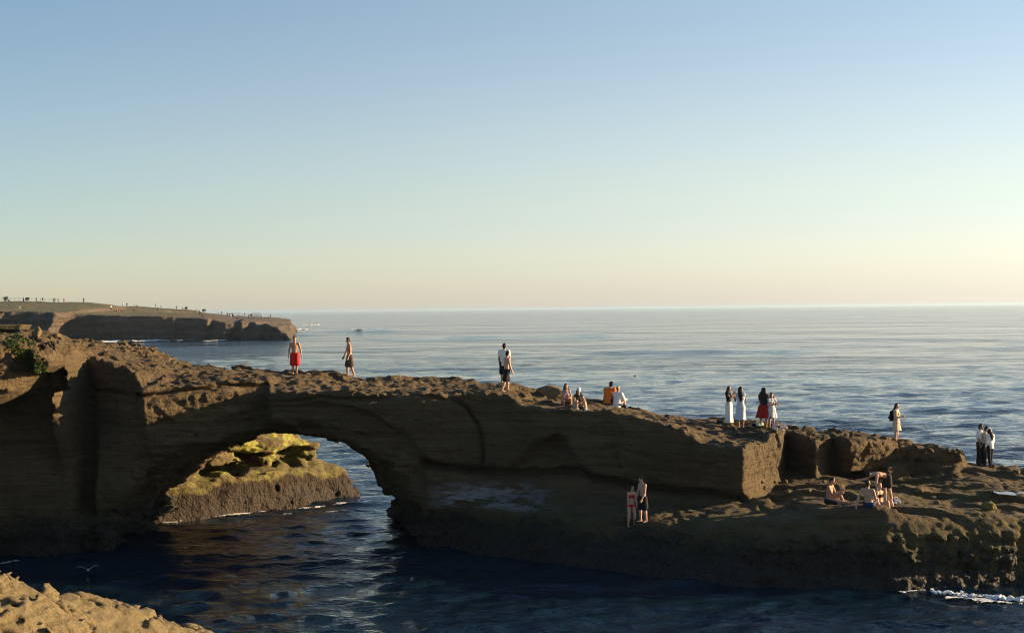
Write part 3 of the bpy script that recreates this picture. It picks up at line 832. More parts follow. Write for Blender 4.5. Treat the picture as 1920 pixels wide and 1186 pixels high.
def body_blob(J):
    k = J['k']; fem = J['fem']; B = Blob(.0125, .022)
    up, lat, fw, u2 = J['up'], J['lat'], J['fwd'], J['up2']
    pv, wa, ch, sc = J['pelvis'], J['waist'], J['chest'], J['shc']
    hw = (.085 if fem else .07) * k
    B.seg(pv - lat * hw, pv + lat * hw, .098 * k, .098 * k, fw, .85)
    B.seg(pv + up * .05 * k, wa + u2 * .02, (.125 if fem else .135) * k, (.105 if fem else .125) * k, fw, .70)
    B.seg(wa, ch, (.108 if fem else .128) * k, (.13 if fem else .15) * k, fw, .68)
    B.seg(ch - lat * .06 * k, ch + lat * .06 * k, .105 * k, .105 * k, fw, .85)
    B.seg(J['sh', -1] * .92 + sc * .08, J['sh', 1] * .92 + sc * .08, .058 * k, .058 * k)
    B.seg(sc, J['nk'] + u2 * .02, .085 * k, .055 * k)
    if fem:
        for sd in (-1, 1): B.seg(ch + lat * .06 * sd * k + fw * .075 * k, ch + lat * .062 * sd * k + fw * .095 * k - u2 * .02, .058 * k, .05 * k)
    for sd in (-1, 1):
        sh, el, wr = J['sh', sd], J['elb', sd], J['wri', sd]
        m = .82 if fem else 1.0
        B.seg(sh, el, .054 * k * m, .039 * k * m); B.seg(el, el + (wr - el) * .35, .039 * k * m, .041 * k * m); B.seg(el + (wr - el) * .3, wr, .041 * k * m, .027 * k * m)
        fd = unit(J['fd', sd]); side = unit(np.cross(fd, lat) + 1e-3)
        pal = wr + fd * .075 * k
        B.seg(wr, pal, .028 * k, .036 * k, lat, .55)
        for q, (o_, ln) in enumerate(((-.027, .062), (-.009, .075), (.009, .070), (.026, .055))):
            a = pal + side * o_ * k; b = a + unit(fd - lat * sd * .15) * ln * .55 * k; c = b + unit(fd - lat * sd * .55) * ln * .45 * k
            B.seg(a, b, .0105 * k, .0098 * k); B.seg(b, c, .0098 * k, .009 * k)
        tb = wr + fd * .03 * k - side * .025 * k
        B.seg(tb, tb + unit(fd - side * .8) * .055 * k, .013 * k, .0105 * k)
        hp, kn, an = J['hip', sd], J['knee', sd], J['ank', sd]
        B.seg(hp, kn, .092 * k, .060 * k)
        calf = kn + (an - kn) * .3
        B.seg(kn, calf, .058 * k, .060 * k); B.seg(calf, an, .058 * k, .036 * k)
        f2 = J.get(('foot', sd))
        if f2 is None: f2 = unit(V(.18 * sd, -1, 0)) if abs(J['shd', sd][2]) > .5 else unit(V(0, -.5, .6))
        heel = an - f2 * .04 * k + V(0, 0, -.045 * k) * (1 if abs(J['shd', sd][2]) > .5 else 0); toe = heel + f2 * .20 * k
        B.seg(heel, heel + f2 * .10 * k, .036 * k, .038 * k); B.seg(heel + f2 * .08 * k, toe, .038 * k, .026 * k, UP, .75)
    hd, hu, hf, hl = J['head'], J['hu'], J['hf'], J['hl']
    B.seg(J['nk'] - u2 * .02, hd - hu * .05 * k, .055 * k, .053 * k)
    B.seg(hd - hu * .015 * k, hd + hu * .04 * k - hf * .012 * k, .077 * k, .082 * k, hl, .9)
    B.seg(hd - hu * .04 * k + hf * .03 * k, hd - hu * .085 * k + hf * .045 * k, .056 * k, .035 * k)
    B.seg(hd + hf * .085 * k + hu * .01 * k, hd + hf * .10 * k - hu * .02 * k, .010 * k, .014 * k)
    B.seg(hd + hf * .074 * k - hu * .055 * k - hl * .018 * k, hd + hf * .074 * k - hu * .055 * k + hl * .018 * k, .012 * k, .012 * k)
    for sd in (-1, 1): B.seg(hd + hl * .078 * k * sd + hu * .015, hd + hl * .08 * k * sd - hu * .02, .016 * k, .012 * k)
    return B

def hair_blob(J, style):
    k = J['k']; B = Blob(.0125, .03)
    hd, hu, hf, hl = J['head'], J['hu'], J['hf'], J['hl']
    B.seg(hd + hu * .028 * k - hf * .016 * k, hd + hu * .055 * k - hf * .012 * k, .090 * k, .085 * k, hl, .95)
    B.seg(hd - hf * .03 * k, hd - hf * .035 * k - hu * .06 * k, .07 * k, .05 * k)
    if style == 'long':
        dn = unit(-J['up2'] * .6 + V(0, 0, -.6)); bk = -J['fwd']
        a = hd - hf * .055 * k
        m = J['shc'] + bk * .11 * k + V(0, 0, .0)
        B.seg(a, m, .082 * k, .095 * k, J['fwd'], .62)
        B.seg(m, m + dn * .22 * k, .10 * k, .06 * k, J['fwd'], .5)
        for sd in (-1, 1):
            B.seg(hd + hl * .065 * sd * k - hf * .01, J['shc'] + J['lat'] * .1 * (sd if np.dot(J['lat'], hl) > 0 else -sd) * k + J['fwd'] * .03, .04 * k, .05 * k)
    elif style == 'wide':
        dn = unit(-J['up2'] * .4 + V(0, 0, -.8)); bk = -J['fwd']
        a = hd - hf * .05 * k; m = J['shc'] + bk * .10 * k
        B.seg(a, m, .125 * k, .185 * k, J['fwd'], .6); B.seg(m, m + dn * .30 * k, .195 * k, .19 * k, J['fwd'], .45)
    elif style == 'tied':
        B.seg(hd - hf * .085 * k + hu * .05 * k, hd - hf * .11 * k + hu * .05 * k, .045 * k, .04 * k)
    # keep the face clear
    B.cut(hd + hf * .040 * k + hu * .058 * k, unit(hf * 1.0 - hu * .18))
    return B

def torso_cloth(J, inf=.016, sleeve=.55, lo=-.04, top=None, h=.0125, loose=0.0, collar=True):
    k = J['k']; fem = J['fem']; B = Blob(h, .025)
    up, lat, fw, u2 = J['up'], J['lat'], J['fwd'], J['up2']
    pv, wa, ch, sc = J['pelvis'], J['waist'], J['chest'], J['shc']
    i = inf
    B.seg(pv + up * lo * k, wa, .138 * k + i + loose, .125 * k + i + loose * .6, fw, .78)
    B.seg(wa, ch, .128 * k + i + loose * .6, .15 * k + i, fw, .70)
    B.seg(ch - lat * .06 * k, ch + lat * .06 * k, .106 * k + i, .106 * k + i, fw, .88)
    if fem:
        for sd in (-1, 1): B.seg(ch + lat * .06 * sd * k + fw * .075 * k, ch + lat * .06 * sd * k + fw * .09 * k, .06 * k + i, .05 * k + i)
    B.seg(J['sh', -1] * .92 + sc * .08, J['sh', 1] * .92 + sc * .08, .06 * k + i, .06 * k + i)
    B.seg(sc, sc + u2 * .03 * k, .085 * k + i * .8, .06 * k + i)
    B.cut(pv + up * (lo - .015) * k, -up)
    if collar: B.cut(J['nk'] + u2 * .03 * k, unit(u2 + fw * .25))
    if sleeve > 0:
        for sd in (-1, 1):
            sh, el, wr = J['sh', sd], J['elb', sd], J['wri', sd]
            if sleeve <= 1: B.seg(sh, sh + (el - sh) * sleeve, .058 * k + i, .048 * k + i + loose * .3)
            else:
                B.seg(sh, el, .058 * k + i, .045 * k + i); B.seg(el, el + (wr - el) * (sleeve - 1), .045 * k + i, .036 * k + i)
    return B

def leg_cloth(J, frac=.7, inf=.02, flare=.015, waist=.07):
    """shorts (frac<=1 of the thigh) or trousers (1..2)"""
    k = J['k']; B = Blob(.0125, .025); up, lat, fw = J['up'], J['lat'], J['fwd']
    pv = J['pelvis']
    hw = (.085 if J['fem'] else .07) * k
    B.seg(pv - lat * hw, pv + lat * hw, .10 * k + inf, .10 * k + inf, fw, .86)
    B.seg(pv, pv + up * (waist + .03) * k, .135 * k + inf * .8, .13 * k + inf * .5, fw, .76)
    B.cut(pv + up * (waist + .015) * k, up)
    for sd in (-1, 1):
        hp, kn, an = J['hip', sd], J['knee', sd], J['ank', sd]
        if frac <= 1:
            B.seg(hp, hp + (kn - hp) * frac, .094 * k + inf, .075 * k + inf + flare)
        else:
            B.seg(hp, kn, .094 * k + inf, .066 * k + inf); B.seg(kn, kn + (an - kn) * (frac - 1), .066 * k + inf, .050 * k + inf + flare)
    return B

def skirt_mesh(name, J, hem_z, r_top, r_hem, folds=9, fold=.02, top=.10, sway=(0, 0), fl=.8, seed=1):
    """a gathered skirt: a closed cloth tube with thickness, folds deepening to the hem"""
    k = J['k']; c0 = J['pelvis'] + J['up'] * top * k; n = 56; m = 16
    rs = random.Random(seed); v = []; q = []
    ph = [rs.uniform(0, 6.28) for _ in range(3)]
    for lay in (0, 1):
        for i in range(m):
            t = i / (m - 1)
            z = c0[2] + (hem_z - c0[2]) * t
            cx = c0[0] + (J['pelvis'][0] * 1 - c0[0]) * t + sway[0] * t * t; cy = c0[1] + (J['pelvis'][1] - c0[1]) * min(1, t * 3) + sway[1] * t * t
            hipb = .035 * k * math.exp(-((t - .2) / .16) ** 2)
            r = r_top + (r_hem - r_top) * t ** 1.1 + hipb - .012 * lay
            for j in range(n):
                a = 2 * math.pi * j / n
                w = fold * t * (math.sin(folds * a + ph[0] + .8 * t) + .5 * math.sin((folds * 2 - 3) * a + ph[1]) + .4 * math.sin(3 * a + ph[2]))
                v.append((cx + (r + w) * math.cos(a), cy + (r + w) * fl * math.sin(a), z + (.012 * math.sin(4 * a + ph[1]) * t)))
    for lay in (0, 1):
        for i in range(m - 1):
            for j in range(n):
                a = lay * m * n + i * n + j; b = lay * m * n + i * n + (j + 1) % n
                f = (a, b, b + n, a + n)
                q.append(f if lay else f[::-1])
    for j in range(n):
        a = (m - 1) * n + j; b = (m - 1) * n + (j + 1) % n
        q.append((a, b, b + m * n, a + m * n))
        a = j; b = (j + 1) % n
        q.append((b, a, a + m * n, b + m * n))
    return mesh_np(name, v, q)

def cap_blob(J, brim=True):
    k = J['k']; B = Blob(.0125, .012); hd, hu, hf, hl = J['head'], J['hu'], J['hf'], J['hl']
    B.seg(hd + hu * .045 * k - hf * .008, hd + hu * .06 * k - hf * .008, .098 * k, .092 * k)
    B.cut(hd + hu * .045 * k, -hu)
    return B

def brim_mesh(J):
    k = J['k']; hd, hu, hf, hl = J['head'], J['hu'], J['hf'], J['hl']
    B = Blob(.0125, .01)
    B.seg(hd + hu * .052 * k + hf * .07 * k, hd + hu * .045 * k + hf * .145 * k, .07 * k, .055 * k, hu, .22)
    return B

def eyes(J, root):
    k = J['k']; hd, hu, hf, hl = J['head'], J['hu'], J['hf'], J['hl']
    for sd in (-1, 1):
        B = Blob(.006, .004); c = hd + hf * .076 * k + hu * .012 * k + hl * .03 * sd * k
        B.seg(c - hl * .008, c + hl * .008, .011, .011)
        new_obj('eye', B.mesh('eye'), cmat('eye_dark', (.02, .015, .012), .3), root)

def place_person(label, px, py, heading, J, skin, parts, group=None, dz=0.0, face=False, at=None, jitter=True):
    root = new_obj('person', body_blob(J).mesh('person'), SKIN[skin])
    tag(root, label, 'person', group)
    for nm, me, mt in parts: new_obj(nm, me, mt, root)
    if face: eyes(J, root)
    p = Vector(at) if at is not None else spot(px, py)
    th = R(heading)
    # lowest of the ground under the two feet
    zs_ = []
    for sd in (-1, 1):
        a = J['ank', sd]; wx = p.x + a[0] * math.cos(th) - a[1] * math.sin(th); wy = p.y + a[0] * math.sin(th) + a[1] * math.cos(th)
        g = ground(wx, wy, p.z + .6)
        if g is not None and abs(g - p.z) < .5: zs_.append(g)
    z = (sum(zs_) / len(zs_) * .5 + min(zs_) * .5) if zs_ else p.z
    root.location = (p.x, p.y, z - .01 + dz)
    root.rotation_euler = (0, 0, th)
    return root

BLACKC = cmat('black_cloth', (.012, .012, .014)); WHITEC = cmat('white_cloth', (.74, .72, .68), .9, .06); REDC = cmat('red_cloth', (.50, .022, .018)); CREAMC = cmat('cream_cloth', (.62, .50, .34), .9, .08)
BLUEW = cmat('pale_blue_cloth', (.52, .58, .66), .9, .06); REDD = cmat('dark_red_cloth', (.33, .018, .015)); ORANGE = cmat('orange_cloth', (.72, .16, .018)); DENIM = cmat('light_denim', (.30, .36, .46)); NAVY = cmat('navy_cloth', (.02, .035, .075))
DKSH = cmat('dark_shorts_cloth', (.03, .022, .024)); BEIGE = cmat('beige_cloth', (.55, .42, .29), .9, .08); GREYW = cmat('grey_white_cloth', (.55, .54, .55), .9, .12); BROWNL = cmat('brown_leather', (.16, .07, .035)); PATT = cmat('patterned_shorts_cloth', (.10, .065, .055), .9, .8)

def standing(**kw): return skel(**kw)

# 1 red shorts, facing the viewer
J = skel(1.68, arms={-1: (V(.22, .05, -1), V(.10, -.15, -1)), 1: (V(.30, .05, -1), V(.16, -.1, -1))}, legs={-1: (V(.02, 0, -1), V(-.06, .02, -1)), 1: (V(.04, -.05, -1), V(-.08, .06, -1))}, look=(.1, -1, -.12), neck=(0, -.12, 1))
place_person('shirtless man in bright red shorts standing on the arch top', 553, 701, 8, J, 'tan', [('hair', hair_blob(J, 'short').mesh('hair'), HAIR['black']), ('shorts', leg_cloth(J, .95, .024, .035).mesh('shorts', .006), REDC)], face=True)
# 2 walking left in patterned dark shorts
J = skel(1.80, lean=(0, -.06, 1), arms={-1: (V(.1, -.25, -1), V(0, -.55, -1)), 1: (V(.1, .05, -1), V(.05, -.4, -1))}, legs={-1: (V(.03, -.22, -1), V(0, .02, -1)), 1: (V(.03, .10, -1), V(0, .34, -1))}, look=(.05, -1, -.1), neck=(0, -.22, 1))
place_person('shirtless man in dark patterned shorts walking left along the arch top', 656, 708, -72, J, 'tan', [('hair', hair_blob(J, 'short').mesh('hair'), HAIR['black']), ('shorts', leg_cloth(J, .85, .022, .03).mesh('shorts', .006), PATT)])
# 3 tall man in white shirt, behind 4
J = skel(1.80, neck=(0, -.1, 1), look=(.2, -1, 0), arms={-1: (V(.2, .05, -1), V(.05, -.2, -1)), 1: (V(.15, 0, -1), V(.0, -.3, -1))})
place_person('tall man in loose white shirt and dark shorts standing behind a shirtless walker', 946, 716, 168, J, 'tan', [('hair', hair_blob(J, 'short').mesh('hair'), HAIR['black']), ('shirt', torso_cloth(J, .02, .6, -.10, loose=.03).mesh('shirt', .006), WHITEC), ('shorts', leg_cloth(J, .9, .02, .03).mesh('shorts', .005), BLACKC)])
# 4 shirtless, striding
J = skel(1.70, lean=(0, -.04, 1), arms={-1: (V(.12, -.1, -1), V(.0, -.45, -1)), 1: (V(.14, -.05, -1), V(-.1, -.4, -1))}, legs={-1: (V(.02, .30, -1), V(.0, .38, -1)), 1: (V(.02, -.25, -1), V(0, -.02, -1))}, neck=(0, -.3, 1), look=(0, -1, -.25))
place_person('shirtless man in black shorts striding right in front of the man in white', 950, 730, 118, J, 'fair', [('hair', hair_blob(J, 'short').mesh('hair'), HAIR['black']), ('shorts', leg_cloth(J, .85, .022, .03).mesh('shorts', .005), BLACKC)])

def sit(H, fem=False, lean=(0, .1, 1), **kw):
    kw.setdefault('legs', {-1: (V(.12, -1, .55), V(.0, -.25, -1)), 1: (V(.12, -1, .55), V(.0, -.25, -1))})
    kw.setdefault('pelvis', V(0, 0, .11 * H / 1.75))
    return skel(H, fem, lean, **kw)
# 5, 6 two women sitting at the bend of the ridge
J = sit(1.66, True, (0, -.12, 1), arms={-1: (V(.12, -.5, -1), V(-.1, -1, .1)), 1: (V(.2, -.4, -1), V(-.4, -.9, .1))}, look=(.05, -1, -.2), legs={-1: (V(.22, -1, .75), V(.02, -.12, -1)), 1: (V(.12, -1, .75), V(.02, -.12, -1))})
place_person('long haired woman in a pink top sitting with bare knees drawn up', 1061, 758, 10, J, 'tan', [('hair', hair_blob(J, 'long').mesh('hair', .008), HAIR['brown']), ('top', torso_cloth(J, .014, 0, .02).mesh('top'), cmat('dusty_pink_cloth', (.42, .26, .27))), ('shorts', leg_cloth(J, .45, .016, .01).mesh('shorts'), cmat('rust_cloth', (.22, .06, .03)))], face=True)
J = sit(1.66, True, (0, -.25, 1), arms={-1: (V(.2, -.5, -1), V(-.5, -.9, -.1)), 1: (V(.5, -.3, -1), V(.05, -.7, -1))}, look=(-.1, -1, -.4), neck=(0, -.3, 1), legs={-1: (V(.12, -1, .8), V(.02, -.15, -1)), 1: (V(.3, -1, .7), V(.1, -.2, -1))})
place_person('woman in a white cap and light jeans sitting hunched over on the ridge', 1083, 760, 14, J, 'fair', [('hair', hair_blob(J, 'long').mesh('hair', .008), HAIR['brown']), ('cap', cap_blob(J).mesh('cap'), WHITEC), ('cap_brim', brim_mesh(J).mesh('cap_brim'), WHITEC), ('top', torso_cloth(J, .014, 0, .03).mesh('top'), cmat('dark_olive_cloth', (.035, .03, .022))), ('jeans', leg_cloth(J, 1.9, .018, .01).mesh('jeans', .004), BLUEW)], face=True)
# 7, 8 seen from behind, sitting beyond the crest
J = sit(1.78, False, (0, -.20, 1), chest=(-.22, -.45, 1), neck=(-.2, -.4, 1), look=(.6, -1, -.3), arms={-1: (V(-.05, -.55, -1), V(-.3, -1, .1)), 1: (V(-.05, -.55, -1), V(-.3, -1, .1))})
place_person('person in an orange jacket and dark cap sitting beyond the crest', 1139, 755, 165, J, 'tan', [('hair', hair_blob(J, 'short').mesh('hair'), HAIR['black']), ('cap', cap_blob(J).mesh('cap'), BLACKC), ('cap_brim', brim_mesh(J).mesh('cap_brim'), BLACKC), ('jacket', torso_cloth(J, .026, 1.85, -.10, loose=.03, collar=False).mesh('jacket', .008), ORANGE), ('trousers', leg_cloth(J, 1.92, .02, .01).mesh('trousers'), BLACKC)])
J = sit(1.66, False, (0, -.22, 1), neck=(0, -.1, 1), look=(.4, -1, .1), arms={-1: (V(.2, -.5, -1), V(-.2, -1, 0)), 1: (V(.3, -.4, -1), V(0, -1, -.2))})
place_person('light haired person in a loose white shirt and jeans sitting beside the orange jacket', 1156, 762, 140, J, 'fair', [('hair', hair_blob(J, 'tied').mesh('hair'), HAIR['blond']), ('shirt', torso_cloth(J, .03, 1.5, -.10, loose=.03).mesh('shirt', .008), WHITEC), ('jeans', leg_cloth(J, 1.9, .02, .01).mesh('jeans'), NAVY)])
# 9 black top, long white skirt
armsup = {-1: (V(.12, -.6, -.8), V(-.30, -.45, 1)), 1: (V(.25, -.6, -.8), V(-.45, -.5, 1))}
J = skel(1.56, True, arms=armsup, neck=(0, -.1, 1), look=(.1, -1, -.1))
place_person('woman in a black top and long white skirt with raised hands', 1367, 792, 60, J, 'tan', [('hair', hair_blob(J, 'long').mesh('hair', .01), HAIR['black']), ('top', torso_cloth(J, .012, 0, .10).mesh('top'), BLACKC), ('skirt', skirt_mesh('skirt', J, .06, .135, .22, 8, .018, .12, seed=3), WHITEC)])
# 10 pale blue dress from behind
J = skel(1.70, True, arms={-1: (V(.22, -.3, -1), V(-.1, -.8, .5)), 1: (V(.28, -.25, -1), V(.05, -.8, .6))}, neck=(0, -.12, 1), look=(-.1, -1, -.1), legs={-1: (V(.0, -.05, -1), V(0, .05, -1)), 1: (V(.0, .12, -1), V(0, .18, -1))})
place_person('woman in a long pale blue dress with dark hair down her back', 1389, 801, 172, J, 'brown', [('hair', hair_blob(J, 'long').mesh('hair', .01), HAIR['black']), ('dress_top', torso_cloth(J, .014, 0, .0).mesh('dress_top'), BLUEW), ('dress_skirt', skirt_mesh('dress_skirt', J, .36, .15, .22, 7, .022, .10, (.04, .03), seed=5), BLUEW)])
# 11 red dress
J = skel(1.58, True, arms={-1: (V(.15, -.4, -1), V(-.3, -.9, .2)), 1: (V(.18, -.4, -1), V(-.3, -.9, .2))}, neck=(0, -.15, 1), look=(.2, -1, -.2))
place_person('woman in a flared red dress with very full long black hair seen from behind', 1432, 800, 165, J, 'tan', [('hair', hair_blob(J, 'wide').mesh('hair', .015), HAIR['black']), ('dress_top', torso_cloth(J, .014, .5, .0).mesh('dress_top'), REDD), ('dress_skirt', skirt_mesh('dress_skirt', J, .38, .15, .36, 10, .03, .10, (-.05, 0), seed=8), REDD)])
# 12 girl in grey white dress
J = skel(1.42, True, arms={-1: (V(.12, -.5, -1), V(-.4, -.8, .1)), 1: (V(.3, -.6, -.8), V(-.3, -.9, -.1))}, neck=(0, -.1, 1), look=(-.4, -1, -.1))
place_person('girl in a grey white dress standing beside the woman in red', 1447, 802, 20, J, 'tan', [('hair', hair_blob(J, 'long').mesh('hair', .008), HAIR['brown']), ('dress_top', torso_cloth(J, .014, .4, .0).mesh('dress_top'), GREYW), ('dress_skirt', skirt_mesh('dress_skirt', J, .42, .14, .24, 8, .018, .10, seed=9), GREYW)])
# 13 beige with backpack
J = skel(1.66, True, arms={-1: (V(.12, -.15, -1), V(-.35, -.9, .15)), 1: (V(.14, -.15, -1), V(-.35, -.9, .15))}, neck=(0, -.15, 1), look=(-.2, -1, -.15))
w13 = place_person('woman in beige shirt and skirt standing alone with a black backpack', 1681, 824, 60, J, 'fair', [('hair', hair_blob(J, 'long').mesh('hair', .006), HAIR['brown']), ('shirt', torso_cloth(J, .022, 1.3, -.06, loose=.015).mesh('shirt', .005), BEIGE), ('skirt', skirt_mesh('skirt', J, .52, .145, .235, 8, .018, .09, seed=12), BEIGE)])
J13 = J
# 14, 15, 16 trio on the right
J = skel(1.76, neck=(0, -.35, 1), look=(.2, -1, -.4), arms={-1: (V(.16, -.05, -1), V(.0, -.25, -1)), 1: (V(.2, -.3, -1), V(-.2, -.8, -.3))}, legs={-1: (V(.08, 0, -1), V(.02, .02, -1)), 1: (V(.08, -.05, -1), V(.02, .04, -1))})
place_person('man in white tee and wide black trousers, left of the standing trio', 1837, 868, 60, J, 'brown', [('hair', hair_blob(J, 'short').mesh('hair'), HAIR['black']), ('tee', torso_cloth(J, .024, .75, -.10, loose=.025).mesh('tee', .006), WHITEC), ('trousers', leg_cloth(J, 1.93, .03, .03).mesh('trousers', .006), BLACKC)])
J = skel(1.70, neck=(0, -.4, 1), look=(.1, -1, -.4), lean=(0, -.06, 1), arms={-1: (V(.1, -.2, -1), V(0, -.4, -1)), 1: (V(.14, -.1, -1), V(.02, -.25, -1))})
place_person('person in cream shirt with bowed head, middle of the standing trio', 1846, 870, 70, J, 'tan', [('hair', hair_blob(J, 'short').mesh('hair'), HAIR['black']), ('shirt', torso_cloth(J, .022, .8, -.10, loose=.03).mesh('shirt', .006), CREAMC), ('trousers', leg_cloth(J, 1.93, .022, .02).mesh('trousers', .005), BLACKC)])
J = skel(1.64, True, neck=(0, -.3, 1), look=(-.2, -1, -.3), arms={-1: (V(.14, -.1, -1), V(-.3, -.8, 0)), 1: (V(.12, 0, -1), V(-.1, -.4, -1))}, legs={-1: (V(.02, -.12, -1), V(.02, .0, -1)), 1: (V(.02, .06, -1), V(.0, .12, -1))})
place_person('woman in white cap, white jacket and black leggings beside two others', 1857, 870, -150, J, 'tan', [('hair', hair_blob(J, 'long').mesh('hair'), HAIR['black']), ('cap', cap_blob(J).mesh('cap'), WHITEC), ('jacket', torso_cloth(J, .028, 1.8, -.08, loose=.02).mesh('jacket', .006), WHITEC), ('leggings', leg_cloth(J, 1.95, .010, .0).mesh('leggings'), BLACKC)])
# 17 seated man left of the group on the shelf
J = sit(1.78, False, (0, -.16, 1), neck=(0, -.4, 1), look=(0, -1, -.35), arms={-1: (V(.1, -.55, -1), V(-.1, -1, .25)), 1: (V(.25, -.4, -1), V(-.3, -1, .3))}, legs={-1: (V(.25, -1, .05), V(-.3, -.9, -.12)), 1: (V(.2, -1, .75), V(.05, -.55, -1))})
J['foot', -1] = unit(V(.2, -1, .3))
place_person('shirtless man in black shorts sitting with one knee raised near the dark hollow', 1553, 946, 58, J, 'tan', [('hair', hair_blob(J, 'short').mesh('hair'), HAIR['black']), ('shorts', leg_cloth(J, .75, .022, .02).mesh('shorts'), BLACKC)])
# 18 seated man seen from behind, blue shorts
J = sit(1.78, False, (0, .20, 1), neck=(0, -.05, 1), look=(.2, -1, 0), arms={-1: (V(.15, -.5, -1), V(-.2, -.9, -.3)), 1: (V(.45, .25, -1), V(.2, .18, -1))}, legs={-1: (V(.05, -1, .35), V(.1, -.6, -.55)), 1: (V(.1, -1, .6), V(.0, -.35, -1))})
place_person('shirtless man in blue shorts sitting and leaning back on one arm', 1629, 949, 148, J, 'fair', [('hair', hair_blob(J, 'short').mesh('hair'), HAIR['brown']), ('shorts', leg_cloth(J, .75, .022, .02).mesh('shorts'), NAVY)])
# 19 blond woman black bikini
J = sit(1.68, True, (0, .10, 1), neck=(0, -.1, 1), look=(-.3, -1, -.1), arms={-1: (V(.2, -.3, -1), V(0, -.9, -.4)), 1: (V(.3, .15, -1), V(.1, .1, -1))}, legs={-1: (V(.05, -1, .5), V(.05, -.3, -1)), 1: (V(.05, -1, .6), V(.05, -.25, -1))})
bk = torso_cloth(J, .012, 0, .20); bk.cut(J['chest'] + J['up2'] * .06, J['up2']); bk.cut(J['chest'] - J['up2'] * .06, -J['up2'])
place_person('blond woman in a black bikini sitting in front of the bending man', 1651, 943, 40, J, 'fair', [('hair', hair_blob(J, 'tied').mesh('hair'), HAIR['blond']), ('bikini_top', bk.mesh('bikini_top'), BLACKC), ('bikini_bottom', leg_cloth(J, .12, .012, 0, .02).mesh('bikini_bottom'), BLACKC)])
# 20 bending man
J = skel(1.80, False, (0, -1, .42), chest=(0, -1, .12), neck=(0, -1, -.15), look=(0, -.2, -1), arms={-1: (V(.1, -.75, -.6), V(0, -1, -.1)), 1: (V(.1, -.15, -1), V(.05, .05, -1))}, legs={-1: (V(.10, -.10, -1), V(.05, .10, -1)), 1: (V(.12, .02, -1), V(.05, .22, -1))})
place_person('shirtless man bending far forward with one arm stretched out', 1664, 941, -78, J, 'fair', [('hair', hair_blob(J, 'short').mesh('hair'), HAIR['black']), ('shorts', leg_cloth(J, .7, .022, .02).mesh('shorts'), DKSH)])
# 21, 22 couple on the shaded ledge
J = skel(1.56, True, neck=(0, -.3, 1), look=(.3, -1, -.2), lean=(0, -.10, 1), arms={-1: (V(.1, -.12, -1), V(.0, -.15, -1)), 1: (V(.12, -.25, -1), V(-.1, -.5, -1))}, legs={-1: (V(.06, -.16, -1), V(.02, .15, -1)), 1: (V(.1, -.2, -1), V(.02, .12, -1))})
bk = torso_cloth(J, .012, 0, .20); bk.cut(J['chest'] + J['up2'] * .06, J['up2']); bk.cut(J['chest'] - J['up2'] * .06, -J['up2'])
place_person('woman in a red bikini standing on the dark ledge below the cliff', 1183, 974, 25, J, 'fair', [('hair', hair_blob(J, 'long').mesh('hair', .006), HAIR['brown']), ('bikini_top', bk.mesh('bikini_top'), REDC), ('bikini_bottom', leg_cloth(J, .12, .012, 0, .02).mesh('bikini_bottom'), REDC)], face=True)
J = skel(1.70, neck=(0, -.4, 1), look=(-.1, -1, -.3), lean=(0, -.04, 1), arms={-1: (V(.1, -.2, -1), V(.0, -.45, -1)), 1: (V(.12, -.15, -1), V(-.1, -.5, -1))}, legs={-1: (V(.06, -.12, -1), V(.02, .06, -1)), 1: (V(.06, .04, -1), V(.02, .12, -1))})
place_person('shirtless man in black shorts with bowed head beside the woman on the dark ledge', 1206, 978, -62, J, 'fair', [('hair', hair_blob(J, 'short').mesh('hair'), HAIR['brown']), ('shorts', leg_cloth(J, .8, .022, .03).mesh('shorts'), BLACKC)])

# ------------------------------------------------------------------ things carried or laid down
def blob_obj(name, B, m, parent=None): return new_obj(name, B.mesh(name), m, parent)

def put(o, px, py, rz=0, dz=0.0, loc=None):
    p = Vector(loc) if loc is not None else spot(px, py)
    o.location = (p.x, p.y, p.z + dz); o.rotation_euler = (0, 0, R(rz)); return o

def tube(name, pts, r, m, parent=None, h=.0125):
    B = Blob(h, .01)
    for a, b in zip(pts[:-1], pts[1:]): B.seg(a, b, r, r)
    return blob_obj(name, B, m, parent)

# black backpack on the lone woman's back
B = Blob(.0125, .04)
for zz in (-.14, 0, .14): B.seg(V(-.08, 0, zz), V(.08, 0, zz), .10 - .02 * (zz > .1), .10 - .02 * (zz > .1), V(0, 1, 0), .8)
B.seg(V(-.06, .07, -.08), V(.06, .07, -.08), .07, .07)
bp_ = tag(blob_obj('backpack', B, BLACKC), 'black backpack worn by the woman in beige', 'backpack')
th = w13.rotation_euler.z; c_ = J13['chest'] - J13['fwd'] * .20 - V(0, 0, .08)
bp_.location = (w13.location.x + c_[0] * math.cos(th) - c_[1] * math.sin(th), w13.location.y + c_[0] * math.sin(th) + c_[1] * math.cos(th), w13.location.z + c_[2])
bp_.rotation_euler = (0, 0, th)
for sd in (-1, 1): tube('strap', [V(.07 * sd, -.08, .16), V(.10 * sd, -.2, .22), V(.115 * sd, -.31, .10), V(.10 * sd, -.24, -.1), V(.08 * sd, -.06, -.14)], .015, BLACKC, bp_)

